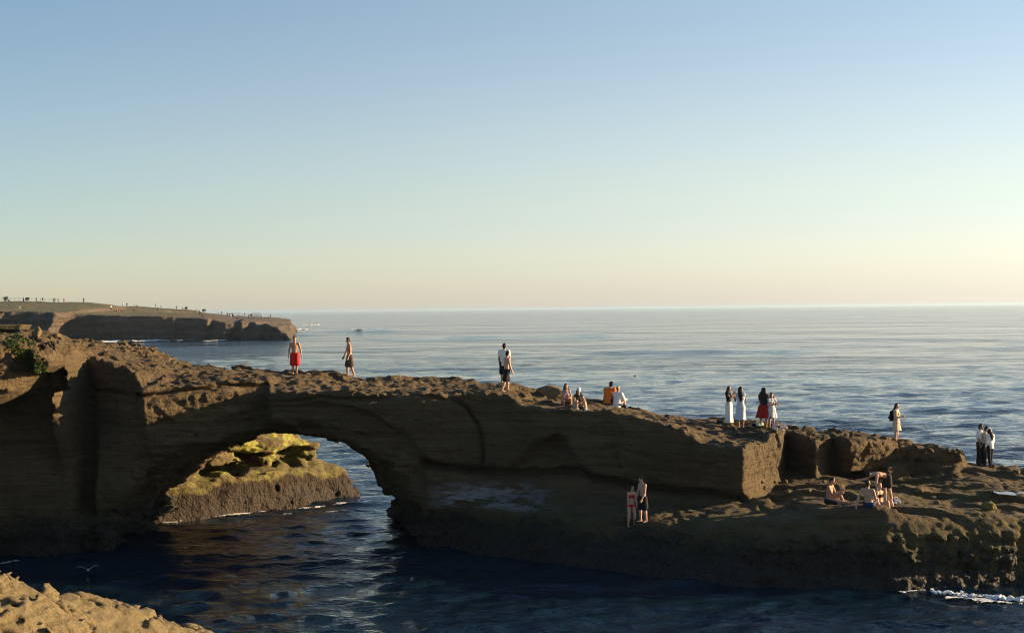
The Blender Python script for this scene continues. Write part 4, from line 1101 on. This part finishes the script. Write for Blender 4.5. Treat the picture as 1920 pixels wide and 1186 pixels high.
def bag(label, cat, name, m, px, py, w, d, hgt, rz, handle=None):
    B = Blob(.0125, .04); r = min(d, hgt) / 2
    B.seg(V(-w / 2 + r, 0, r * .9), V(w / 2 - r, 0, r * .9), r, r * .95); B.seg(V(-w / 2 + r, 0, hgt - r * .8), V(w / 2 - r * 1.3, 0, hgt - r), r * .8, r * .7)
    B.seg(V(-w / 4, -d * .2, r * .6), V(w / 4, -d * .25, r * .6), r * .6, r * .6)
    o = tag(blob_obj(name, B, m), label, cat); put(o, px, py, rz, -.01)
    if handle: tube('handle', [V(-w * .25, 0, hgt * .8), V(-w * .18, 0, hgt * 1.25), V(w * .15, 0, hgt * 1.28), V(w * .25, 0, hgt * .8)], .012, handle, o)
    return o
bag('small black bag lying beside the long white skirt', 'bag', 'bag', BLACKC, 1351, 792, .34, .2, .15, 10, BLACKC)
bag('black bag lying left of the red dress', 'bag', 'bag', BLACKC, 1416, 799, .30, .2, .14, -8, BLACKC)
bag('pale green and white rolled towel beside the red dress', 'towel', 'towel', cmat('mint_cloth', (.55, .66, .50)), 1425, 798, .34, .15, .17, 20)
bag('pale pink tote bag behind the girl in grey white', 'bag', 'tote_bag', cmat('pale_pink_cloth', (.62, .44, .42)), 1455, 803, .32, .11, .20, 0, cmat('pale_pink_cloth', (.62, .44, .42)))
bag('grey folded jacket right of the pink tote bag', 'jacket', 'folded_jacket', cmat('grey_cloth', (.20, .19, .22)), 1468, 803, .42, .24, .12, 15)
bag('dark blue and white bundle right of the bending man', 'bag', 'bag', cmat('blue_grey_cloth', (.16, .19, .26)), 1680, 943, .36, .22, .18, 20, WHITEC)

def shoe(label, m, px, py, rz, group):
    B = Blob(.011, .02); B.seg(V(0, .10, .04), V(0, 0, .045), .045, .045); B.seg(V(0, 0, .035), V(0, -.14, .03), .045, .035, V(1, 0, 0), .9)
    o = tag(blob_obj('shoe', B, m), label, 'shoe', group); put(o, px, py, rz, -.005)
    S_ = Blob(.011, .01); S_.seg(V(0, .11, .01), V(0, -.15, .01), .045, .04, UP, .3); blob_obj('sole', S_, WHITEC, o)
shoe('cream shoe nearest the bare feet of the girl', CREAMC, 1453, 805, 20, 'cream shoes beside the girl')
shoe('cream shoe in front of the folded grey jacket', CREAMC, 1462, 806, 60, 'cream shoes beside the girl')
shoe('white shoe lying left of the dark blue bundle', WHITEC, 1672, 944, 70, None)

# brown handbag carried by the middle one of the trio
B = Blob(.0125, .03); B.seg(V(-.07, 0, -.10), V(.07, 0, -.10), .08, .08, V(0, 1, 0), .6); B.seg(V(-.05, 0, .0), V(.05, 0, .0), .07, .06, V(0, 1, 0), .6)
hb = tag(blob_obj('handbag', B, BROWNL), 'brown handbag hanging in front of the person in cream', 'handbag')
p_ = P(1850.5, 838, spot(1846, 870).y - .18); hb.location = p_
tube('handle', [V(-.05, 0, .04), V(-.03, 0, .16), V(.03, 0, .16), V(.05, 0, .04)], .011, BROWNL, hb)

# ------------------------------------------------------------------ loose rocks
def stone_mesh(name, sx, sy, sz, seed, h):
    rs = random.Random(seed); g = [np.arange(-s_ * .75 - 3 * h, s_ * .75 + 4 * h, h) for s_ in (sx, sy, sz)]
    X, Y, Z = np.meshgrid(*g, indexing='ij')
    f = (np.sqrt((X / sx * 2) ** 2 + (Y / sy * 2) ** 2 + (Z / sz * 2) ** 2) - 1) * min(sx, sy, sz) / 2
    for _ in range(7):
        n = unit(V(rs.gauss(0, 1), rs.gauss(0, 1), rs.gauss(0, .8))); ext = 0.5 * math.sqrt((n[0] * sx) ** 2 + (n[1] * sy) ** 2 + (n[2] * sz) ** 2)
        f = smax(f, X * n[0] + Y * n[1] + Z * n[2] - ext * rs.uniform(.55, .85), .02)
    q = 1.6 / max(sx, sz)
    f = f + .06 * min(sx, sy, sz) * (vnoise(X * q * 2 + seed, Y * q * 2, Z * q * 2) + .6 * vnoise(X * q * 5, Y * q * 5, Z * q * 5 + seed))
    return iso_mesh(name, f.astype(np.float32), (g[0][0], g[1][0], g[2][0]), h, 3 * h)

M_stone = rock_mat('loose_stone', (0.22, 0.16, 0.078), (0.16, 0.115, 0.055), (0.15, 0.115, 0.055), wet_z=(-3, -2), algae_amt=0, k=2.5)
M_mstone = rock_mat('algae_stone', (0.24, 0.22, 0.06), (0.17, 0.16, 0.04), (0.2, 0.17, 0.06), wet_z=(-3, -2), algae_amt=0, k=2.5)
def stone(label, px, py, sx, sy, sz, rz, seed, m=None, sink=.2, group=None, name='boulder', cat='boulder'):
    o = new_obj(name, stone_mesh(name, sx, sy, sz, seed, max(.016, min(sx, sz) / 22)), m or M_stone)
    tag(o, label, cat, group); put(o, px, py, rz, sz * (.5 - sink)); return o
stone('dark rounded boulder on the ridge left of the two sitting women', 1030, 743, 1.25, .9, .62, 0, 3)
stone('smaller boulder leaning against the dark one near the sitting women', 1052, 745, .5, .5, .5, 20, 5)
stone('flat slab of rock on top of the left cliff', 22, 616, 2.2, .9, .26, 0, 9, name='rock_slab', cat='rock')
stone('narrow sunlit rock pinnacle on top of the left cliff', 70, 634, .40, .45, .62, 10, 11, name='rock_pinnacle', cat='rock')
stone('small pale rock right of the pinnacle on the left cliff', 108, 634, .5, .5, .26, 40, 12, name='rock', cat='rock')
stone('yellow green algae covered boulder on the right shelf', 1856, 953, .62, .5, .34, 0, 15, M_mstone)
for i_, (lab_, px_, py_, s_) in enumerate((('largest pale stone lying on the flat shelf right of the bathers', 1724, 922, .42), ('pale stone in front of the largest one on the flat shelf', 1750, 934, .34),
        ('pale stone at the foot of the dark cliff block', 1765, 892, .3), ('low stone on the shelf edge at the far right', 1906, 888, .45), ('stone at the foot of the sunlit corner block', 1449, 930, .34),
        ('flat stone in front of the dark square gap', 1478, 925, .4), ('small stone below the left hanging block', 1546, 905, .3), ('stone between the corner block and the sitting man', 1500, 935, .32))):
    stone(lab_, px_, py_, s_, s_ * .8, s_ * .5, i_ * 37, 30 + i_, name='stone', cat='stone')
rs = random.Random(4); protos = [stone_mesh('rock_fragment', .24, .2, .13, 50 + q, .014) for q in range(3)]
for q in range(22):
    o = new_obj('rock_fragment', protos[q % 3].copy() if q < 3 else bpy.data.meshes[protos[q % 3].name], M_stone if q < 3 else None)
    if q < 3: protos[q] = o.data
    tag(o, 'small broken fragment of rock scattered on the shelf below the hanging blocks', 'rock', 'rock fragments scattered on the shelf')
    put(o, rs.uniform(1425, 1900), rs.uniform(900, 948), rs.uniform(0, 360), .02); k_ = rs.uniform(.5, 1.5); o.scale = (k_, k_, k_ * rs.uniform(.7, 1.2))

# ------------------------------------------------------------------ shallow tide pools that mirror the sky
M_pool, t_, p_n = mat_new('still_water')
p_n.inputs['Base Color'].default_value = (.01, .02, .025, 1); p_n.inputs['Roughness'].default_value = .03; p_n.inputs['IOR'].default_value = 1.33
def pool(px, py, a, b, label):
    c = spot(px, py); v = [(0, 0, 0)]; n = 40
    for i in range(n):
        t = 6.2832 * i / n; r = 1 + .25 * math.sin(2 * t + a * 9) + .15 * math.sin(5 * t + px)
        v.append((a * r * math.cos(t), b * r * math.sin(t), 0))
    me = mesh_np('tide_pool', v, tris=[(0, i + 1, (i + 1) % n + 1) for i in range(n)], smooth=False)
    o = new_obj('tide_pool', me, M_pool); g = [ground(c.x + dx * a * .6, c.y + dy * b * .6) for dx in (-1, 0, 1) for dy in (-1, 0, 1)]
    o.location = (c.x, c.y, sorted([x for x in g if x])[6] + .005); tag(o, label, 'tide pool')
pool(1880, 932, .42, .6, 'larger shining tide pool on the right shelf')
pool(1908, 923, .32, .5, 'smaller tide pool behind the larger one on the right shelf')

# ------------------------------------------------------------------ green succulents on the left block
M_plant = plain('succulent_leaf', (.05, .085, .018), .6, .5, 9)
M_plant2 = plain('dry_succulent_leaf', (.14, .12, .03), .6, .4, 9)
def greenery():
    rs = random.Random(8); v = []; q = []; mi = []
    polys = [[(8, 640), (30, 626), (60, 640), (50, 668), (20, 662)], [(30, 668), (52, 650), (72, 672), (92, 702), (70, 704), (48, 690), (18, 694)]]
    n = 0
    while n < 1500:
        pl = polys[rs.random() < .6]; x = rs.uniform(5, 95); y = rs.uniform(625, 705)
        if in_poly(np.array([x]), np.array([y]), pl)[0] > 0 or vnoise(x * .11, y * .11, 3.3) < -.25: continue
        d = Fw * FPX + Rc * (x - 960) - Uc * (y - 593)
        h_ = BV_ARCH.ray_cast(Vector((0, 0, CAM_H)), Vector(d).normalized())
        n += 1
        if h_[0] is None or h_[0].y > 58: continue
        c = np.array(h_[0]); nn = np.array(h_[1]); m = rs.random() < .22
        for b in range(6):
            dr = unit(nn + V(rs.gauss(0, .6), rs.gauss(0, .6), rs.gauss(.2, .5))); sd = unit(np.cross(dr, V(rs.gauss(0, 1), rs.gauss(0, 1), .3))) * .016; L_ = rs.uniform(.04, .09)
            i = len(v); k_ = c - nn * .02 + V(rs.gauss(0, .04), rs.gauss(0, .04), rs.gauss(0, .03))
            v += [k_ - sd, k_ + sd, k_ + dr * L_ * .6 + sd * 1.2, k_ + dr * L_, k_ + dr * L_ * .6 - sd * 1.2]
            q.append((i, i + 1, i + 2, i + 4)); q.append((i + 4, i + 2, i + 3, i + 3)); mi += [m, m]
    q4 = [f for f in q if f[2] != f[3]]; t3 = [f[:3] for f in q if f[2] == f[3]]
    me = mesh_np('succulents', v, q4, t3, smooth=False)
    o = new_obj('succulents', me, [M_plant, M_plant2])
    mm = np.array(mi[::2] + mi[::2], np.int32)
    if len(mm) == len(me.polygons): me.polygons.foreach_set('material_index', mm)
    tag(o, kind='stuff')
greenery()

# ------------------------------------------------------------------ birds
M_gull = plain('white_feathers', (.6, .6, .6), .8, .1); M_gullg = plain('grey_feathers', (.35, .36, .38), .8, .1); M_dkb = plain('dark_feathers', (.02, .02, .022), .7, .2); M_beak = plain('yellow_beak', (.6, .35, .05), .5, .1)
def bird(label, cat, loc, rz, sc, mb, mw, wing_up, mbk):
    B = Blob(.012, .02); B.seg(V(0, .16, 0), V(0, -.08, .01), .03, .062); B.seg(V(0, -.08, .01), V(0, -.19, .05), .05, .036); B.seg(V(0, -.19, .05), V(0, -.215, .055), .036, .03)
    o = tag(blob_obj('bird', B, mb), label, cat); o.location = loc; o.rotation_euler = (0, 0, R(rz)); o.scale = (sc,) * 3
    T_ = Blob(.01, .01); T_.seg(V(0, .14, 0), V(0, .27, -.01), .035, .05, UP, .25); blob_obj('tail', T_, mb, o)
    K_ = Blob(.006, .004); K_.seg(V(0, -.23, .052), V(0, -.285, .045), .012, .006); blob_obj('beak', K_, mbk, o)
    for sd in (-1, 1):
        v = []; n = 10
        for i in range(n):
            t = i / (n - 1); x = .04 + .60 * t; z = .03 + wing_up * (math.sin(t * 1.9) * .22 - .10 * t * t) ; ch = .15 * (1 - t) ** .6 + .012; yc = -.04 + .05 * math.sin(t * 3.1) * -1 + .16 * t * t
            v += [(x * sd, yc - ch / 2, z), (x * sd, yc + ch / 2, z - .01), (x * sd, yc, z + .018)]
        q = []
        for i in range(n - 1):
            a = 3 * i; b = a + 3
            q += [(a, b, b + 2, a + 2), (a + 2, b + 2, b + 1, a + 1), (a + 1, b + 1, b, a)]
        me = mesh_np('wing', v, q + [(0, 2, 1, 1)][:0]); new_obj('wing', me, mw, o)
    return o
bird('white gull flying low over the dark water at the foot of the cliff', 'gull', P(165, 1068, 51.3), 25, .60, M_gull, M_gullg, 1.3, M_beak)
bird('dark seabird skimming the open sea behind the people', 'seabird', P(1190, 706, 178), 70, .75, M_dkb, M_dkb, 1.6, M_dkb)

# ------------------------------------------------------------------ foam
def foam(pts, width, height, dens, seed, z0=.02, nu=260, nv=14):
    """patches of froth along a line of world points lying on the sea"""
    rs = np.random.RandomState(seed); p = np.array(pts, float); L = np.concatenate([[0], np.cumsum(np.linalg.norm(np.diff(p, axis=0), axis=1))])
    u = np.linspace(0, L[-1], nu); cx = np.interp(u, L, p[:, 0]); cy = np.interp(u, L, p[:, 1])
    tx = np.gradient(cx); ty = np.gradient(cy); l = np.hypot(tx, ty); nx, ny = -ty / l, tx / l
    vv = np.linspace(-1, 1, nv); ws = width * (.55 + .45 * vnoise(u * 6 / max(L[-1], 1) * 3 + seed, u * 0, u * 0))
    X = cx[:, None] + nx[:, None] * vv[None] * ws[:, None]; Y = cy[:, None] + ny[:, None] * vv[None] * ws[:, None]
    sc = 1.3 / width
    nse = fbm(X * sc * .45 + seed * 3.1, Y * sc, X * 0 + seed, 5, .62); prof = (1 - vv[None] ** 2)
    mask = nse * .8 + prof * 1.0 - (1 - dens) * 1.3
    lace = 1 - np.abs(vnoise(X * sc * 3, Y * sc * 3, X * 0 + seed)) 
    Z = z0 + height * np.clip(mask, 0, .7) * (.5 + .5 * vnoise(X * sc * 2.3, Y * sc * 2.3, X * 0 + 3) + .35 * vnoise(X * sc * 6, Y * sc * 6, X * 0 + 5)) - .03 * (mask < 0)
    mask = np.where((mask < .35) & (lace < .55), -1, mask)
    i = np.arange(nu - 1)[:, None] * nv + np.arange(nv - 1)[None]
    q = np.stack([i, i + 1, i + nv + 1, i + nv], -1)
    keep = (mask[:-1, :-1] > -.02) & (mask[1:, 1:] > -.02)
    q = q[keep]
    if len(q) == 0: return
    used = np.unique(q); remap = np.full(nu * nv, -1); remap[used] = np.arange(len(used))
    v = np.stack([X, Y, Z], -1).reshape(-1, 3)[used]
    o = new_obj('sea_foam', mesh_np('sea_foam', v, remap[q]), M_foam); tag(o, kind='stuff'); return o
def sea_pt(px, py):
    d = Fw * FPX + Rc * (px - 960) - Uc * (py - 593); k_ = -CAM_H / d[2]
    return (d[0] * k_, d[1] * k_)
foam([sea_pt(1745, 1113), sea_pt(1775, 1115), sea_pt(1850, 1122), sea_pt(1930, 1129), sea_pt(2010, 1134)], .38, .17, 1.02, 3, .05, 700, 26)
foam([sea_pt(1775, 1119), sea_pt(1850, 1127), sea_pt(1930, 1135)], .5, .02, .62, 23, .05, 500, 24)
foam([sea_pt(1690, 1112), sea_pt(1800, 1098), sea_pt(1930, 1092)], .22, .02, .50, 4, .05, 400)
foam([sea_pt(1420, 1088), sea_pt(1510, 1097)], .2, .02, .42, 5, .05, 300)
foam([sea_pt(292, 985), sea_pt(340, 978), sea_pt(410, 969), sea_pt(480, 962), sea_pt(540, 956), sea_pt(610, 950), sea_pt(675, 939)], .4, .03, .30, 6, .07, 500, 20)
foam([sea_pt(530, 966), sea_pt(600, 964), sea_pt(650, 957)], .35, .015, .16, 7, .07, 300, 20)
foam([sea_pt(0, 1058), sea_pt(32, 1052)], .2, .03, .55, 8, .05)
foam([sea_pt(655, 885), sea_pt(690, 888)], .6, .04, .45, 9, .08)
foam([sea_pt(165, 643), sea_pt(215, 641), sea_pt(260, 639.5), sea_pt(300, 638.5), sea_pt(350, 639.5)], 11, .7, .86, 10, .15, 400, 24)
foam([sea_pt(284, 637), sea_pt(302, 637)], 3, 2.6, .85, 11, .2, 80)
foam([sea_pt(327, 638), sea_pt(334, 638)], 2, 1.4, .8, 12, .2, 40)
foam([sea_pt(484, 633), sea_pt(512, 634)], 3, 2.0, .85, 13, .2, 80)
foam([sea_pt(508, 636), sea_pt(534, 634)], 5, .6, .8, 14, .2, 80)
foam([sea_pt(552, 620.5), sea_pt(566, 621.5)], 5, .9, .75, 15, .7, 80)
foam([sea_pt(574, 612.5), sea_pt(594, 612.5)], 6, 1.0, .75, 16, .9, 80)
foam([sea_pt(655, 621.5), sea_pt(718, 619.5)], 4, .5, .55, 17, .9, 160)
foam([sea_pt(380, 640), sea_pt(470, 636)], 4, .4, .5, 18, .15, 200)

# ------------------------------------------------------------------ the far headland's visitors, shrubs and fences
hd_me = head.data; n_ = len(hd_me.vertices); co_ = np.empty(n_ * 3, np.float32); hd_me.vertices.foreach_get('co', co_)
vi_ = np.empty(len(hd_me.loops), np.int32); hd_me.loops.foreach_get('vertex_index', vi_)
BV_HEAD = BVHTree.FromPolygons(co_.reshape(-1, 3).tolist(), vi_.reshape(-1, 4).tolist())
def hspot(px, py=548, add=0.0):
    for k in range(0, 200):
        yy = py + k * .5
        d = Fw * FPX + Rc * (px - 960) - Uc * (yy - 593)
        h_ = BV_HEAD.ray_cast(Vector((0, 0, CAM_H)), Vector(d).normalized())
        if h_[0] is not None:
            if add:
                d = Fw * FPX + Rc * (px - 960) - Uc * (yy + add - 593)
                h2 = BV_HEAD.ray_cast(Vector((0, 0, CAM_H)), Vector(d).normalized())
                if h2[0] is not None: return h2[0]
            return h_[0]
    return Vector(P(px, 600, 500))

def tiny_person(kind):
    if kind == 'sit': J = sit(1.7, False, (0, -.1, 1))
    elif kind == 'walk': J = skel(1.72, legs={-1: (V(.03, -.3, -1), V(0, .02, -1)), 1: (V(.03, .12, -1), V(0, .4, -1))})
    else: J = skel(1.72)
    B = body_blob(J); B.h = .045; B.k = .05
    B.p = [x for x in B.p if x[2] > .016]
    tr = torso_cloth(J, .05, .9, -.06); lc = leg_cloth(J, 1.9, .035, .02)
    B.p += tr.p + lc.p
    hb_ = hair_blob(J, 'short'); B.p += hb_.p
    me = B.mesh('person')
    zc = np.array([p.center.z for p in me.polygons]); yc = np.array([p.center.y for p in me.polygons])
    hz = J['head'][2]; pz = J['pelvis'][2] + .06
    mi = np.where(zc > hz + .02, 3, np.where(zc > hz - .12, 0, np.where(zc > pz, 1, 2)))
    return me, mi.astype(np.int32)
KINDS_ = {k: tiny_person(k) for k in ('stand', 'walk', 'sit')}
for k, (me, mi) in KINDS_.items():
    for m in (SKIN['tan'], WHITEC, NAVY, HAIR['black']): me.materials.append(m)
    me.polygons.foreach_set('material_index', mi)
TOPS = [WHITEC, BLACKC, NAVY, cmat('grey_cloth', (.20, .19, .22)), BLACKC, BEIGE, REDC, NAVY]
TOPN = ['white', 'black', 'navy', 'grey', 'black', 'beige', 'red', 'navy']
rs = random.Random(12)
FARP = [(44, 0, 'stand'), (68, 0, 'stand'), (80, 0, 'walk'), (100, 0, 'stand'), (103, 0, 'walk'), (111, 0, 'stand'), (120, 0, 'walk'), (157, 0, 'stand'), (230, 0, 'stand'), (238, 0, 'walk'), (16, 0, 'sit'), (253, 0, 'sit'), (257, 0, 'sit'),
        (219, 10, 'sit'), (223, 10, 'sit'), (250, 8, 'sit'), (208, 9, 'stand'), (292, 0, 'stand'), (296, 5, 'stand'), (302, 0, 'walk'), (331, 0, 'stand'), (343, 0, 'stand'), (348, 4, 'sit'), (369, 3, 'stand'), (375, 6, 'stand'), (379, 8, 'sit'),
        (386, 0, 'stand'), (409, 0, 'sit'), (415, 0, 'stand'), (425, 1, 'stand'), (427, 2, 'walk'), (431, 2, 'stand'), (433, 4, 'stand'), (435, 1, 'walk'), (437, 3, 'stand'), (442, 0, 'stand'), (445, 6, 'sit'), (448, 0, 'stand'), (459, 0, 'stand'), (466, 3, 'stand'),
        (490, 2, 'stand'), (497, 3, 'sit'), (503, 2, 'sit'), (507, 0, 'stand'), (37, 14, 'stand')]
for i_, (px_, add_, kd_) in enumerate(FARP):
    o = bpy.data.objects.new('person', KINDS_[kd_][0]); COL.objects.link(o)
    p_ = hspot(px_, 548, add_); o.location = (p_.x, p_.y, p_.z - .05); o.rotation_euler = (0, 0, rs.uniform(0, 6.28)); k_ = rs.uniform(.92, 1.06); o.scale = (k_,) * 3
    o.material_slots[1].link = 'OBJECT'; o.material_slots[1].material = TOPS[i_ % len(TOPS)]
    o.material_slots[2].link = 'OBJECT'; o.material_slots[2].material = (BLACKC, NAVY, DENIM)[i_ % 3]
    w_ = {'stand': 'standing', 'walk': 'walking', 'sit': 'sitting'}[kd_]
    zone_ = 0 if px_ < 260 else (1 if px_ < 400 else 2)
    wh_ = ('on the grassy headland hill', 'on the middle of the headland', 'near the headland tip')[zone_]
    rank_ = sorted(q for q, *_ in FARP if (q >= 260) + (q >= 400) == zone_).index(px_)
    ORD_ = 'first second third fourth fifth sixth seventh eighth ninth tenth eleventh twelfth thirteenth fourteenth fifteenth sixteenth seventeenth eighteenth nineteenth twentieth twenty-first'.split()
    tag(o, f'tiny {w_} person in {TOPN[i_ % 8]} top {wh_}, {ORD_[rank_]} from the left', 'person', 'tiny people on the far headland')

M_leaf = plain('dark_shrub_leaf', (.022, .030, .012), .7, .4, .8); M_bark = plain('shrub_wood', (.06, .045, .03), .9)
def shrub(label, px, r, hgt, seed, add=0, trunk=.4):
    rs = random.Random(seed); p_ = hspot(px, 548, add)
    root = bpy.data.objects.new('shrub', None); COL.objects.link(root); root.location = (p_.x, p_.y, p_.z - .1); tag(root, label, 'shrub')
    v = []; q = []
    lobes = [(V(rs.gauss(0, r * .45), rs.gauss(0, r * .45), trunk + (hgt - trunk) * rs.uniform(.25, .85)), r * rs.uniform(.3, .55)) for _ in range(9)]
    for _ in range(650):
        c, lr = rs.choice(lobes); d = unit(V(rs.gauss(0, 1), rs.gauss(0, 1), rs.gauss(0, 1))); k_ = c + d * lr * rs.uniform(.5, 1.1)
        a = unit(V(rs.gauss(0, 1), rs.gauss(0, 1), rs.gauss(0, 1))); b = unit(np.cross(a, d)); s1 = rs.uniform(.07, .16)
        i = len(v); v += [k_ - a * s1, k_ + b * s1 * .6, k_ + a * s1, k_ - b * s1 * .6]; q.append((i, i + 1, i + 2, i + 3))
    new_obj('crown', mesh_np('crown', v, q, smooth=False), M_leaf, root)
    T_ = Blob(.05, .05); T_.seg(V(0, 0, 0), V(.05, 0, hgt * .5), .11, .07)
    for _ in range(3): T_.seg(V(.03, 0, hgt * .3), V(rs.gauss(0, r * .4), rs.gauss(0, r * .4), hgt * .75), .06, .03)
    blob_obj('stem', T_, M_bark, root)
shrub('low dark shrub on the skyline at the middle of the headland', 350, .9, 1.5, 3, 0, .1)
shrub('tallest dark shrub on its stem towards the headland tip', 381, 1.0, 2.2, 4, 2, .8)
shrub('dark bush on the hill crest at the left end of the headland', 11, 1.1, 2.0, 5, 0, .2)
shrub('yellow green bush between the people on the hill crest', 50, .9, 1.7, 6, 0, .1)
shrub('small leaning bush beside the wire enclosure on the headland', 471, .6, 1.8, 7, 1, .5)

M_post = plain('grey_metal', (.16, .16, .16), .6, .2, 3)
def bar(name, a, b, r, parent, me_cache={}):
    a = Vector(a); b = Vector(b); d = b - a
    bm = bmesh.new(); bmesh.ops.create_cone(bm, cap_ends=True, segments=6, radius1=r, radius2=r, depth=d.length)
    me = bpy.data.meshes.new(name); bm.to_mesh(me); bm.free()
    o = new_obj(name, me, M_post, parent); o.location = (a + b) / 2; o.rotation_euler = d.to_track_quat('Z', 'Y').to_euler(); return o
def fence(label, pxs, hgt, add, rails):
    pts = [hspot(x, 548, add) for x in pxs]
    root = bpy.data.objects.new('fence', None); COL.objects.link(root); root.location = pts[0]; tag(root, label, 'fence')
    q = [p - pts[0] for p in pts]
    for p in q: bar('post', p - Vector((0, 0, .2)), p + Vector((0, 0, hgt)), .05, root)
    for a, b in zip(q[:-1], q[1:]):
        for f_ in rails: bar('rail', a + Vector((0, 0, hgt * f_)), b + Vector((0, 0, hgt * f_)), .028, root)
fence('thin post and rail fence along the hill crest of the headland', [-12, -4, 4, 12, 20, 28, 36, 44, 52, 60, 68, 76, 84, 92, 100, 108], 1.35, 0, (.98, .55))
fence('thin fence leading down to the wire enclosure near the headland tip', [400, 409, 418, 427, 436, 445, 454, 463], 1.4, 0, (.98, .55))
def enclosure():
    p0 = hspot(472, 548, 3); root = bpy.data.objects.new('wire_enclosure', None); COL.objects.link(root); root.location = p0
    tag(root, 'grey wire mesh enclosure standing near the tip of the headland', 'fence')
    w, d, h_ = 3.9, 2.0, 2.3; cs = [Vector((0, 0, 0)), Vector((w * .55, -.9, 0)), Vector((w, 0, 0)), Vector((w * .45, d, 0))]
    zb = [Vector((0, 0, -.9)) for _ in cs]
    for c in cs: bar('post', c + Vector((0, 0, -1.2)), c + Vector((0, 0, h_)), .06, root)
    for a, b in zip(cs, cs[1:] + cs[:1]):
        for z_ in (h_, h_ * .5, .1): bar('rail', a + Vector((0, 0, z_)), b + Vector((0, 0, z_)), .045, root)
        v = []; q = []
        n = 12
        for i in range(n + 1):
            p = a + (b - a) * (i / n); k_ = len(v); v += [tuple(p + Vector((-.012, 0, 0))), tuple(p + Vector((.012, 0, 0))), tuple(p + Vector((.012, 0, h_))), tuple(p + Vector((-.012, 0, h_)))]; q.append((k_, k_ + 1, k_ + 2, k_ + 3))
        o = new_obj('wire_mesh', mesh_np('wire_mesh', v, q, smooth=False), M_post, root)
enclosure()

# ------------------------------------------------------------------ the thin sea haze between the viewer and the far things
def haze():
    m = bpy.data.materials.new('sea_haze'); m.use_nodes = True; t = m.node_tree; t.nodes.clear()
    o_ = t.nodes.new('ShaderNodeOutputMaterial'); v_ = t.nodes.new('ShaderNodeVolumePrincipled')
    v_.inputs['Color'].default_value = (.62, .82, 1, 1); v_.inputs['Density'].default_value = HAZE; v_.inputs['Anisotropy'].default_value = .35
    t.links.new(v_.outputs[0], o_.inputs['Volume'])
    bm = bmesh.new(); bmesh.ops.create_cube(bm, size=1.0)
    me = bpy.data.meshes.new('haze'); bm.to_mesh(me); bm.free()
    o = new_obj('haze', me, m)
    o.scale = (520000, 92000, 30); o.location = (0, 0, 12.5)
    tag(o, kind='stuff')
HAZE = 0.00006
haze()
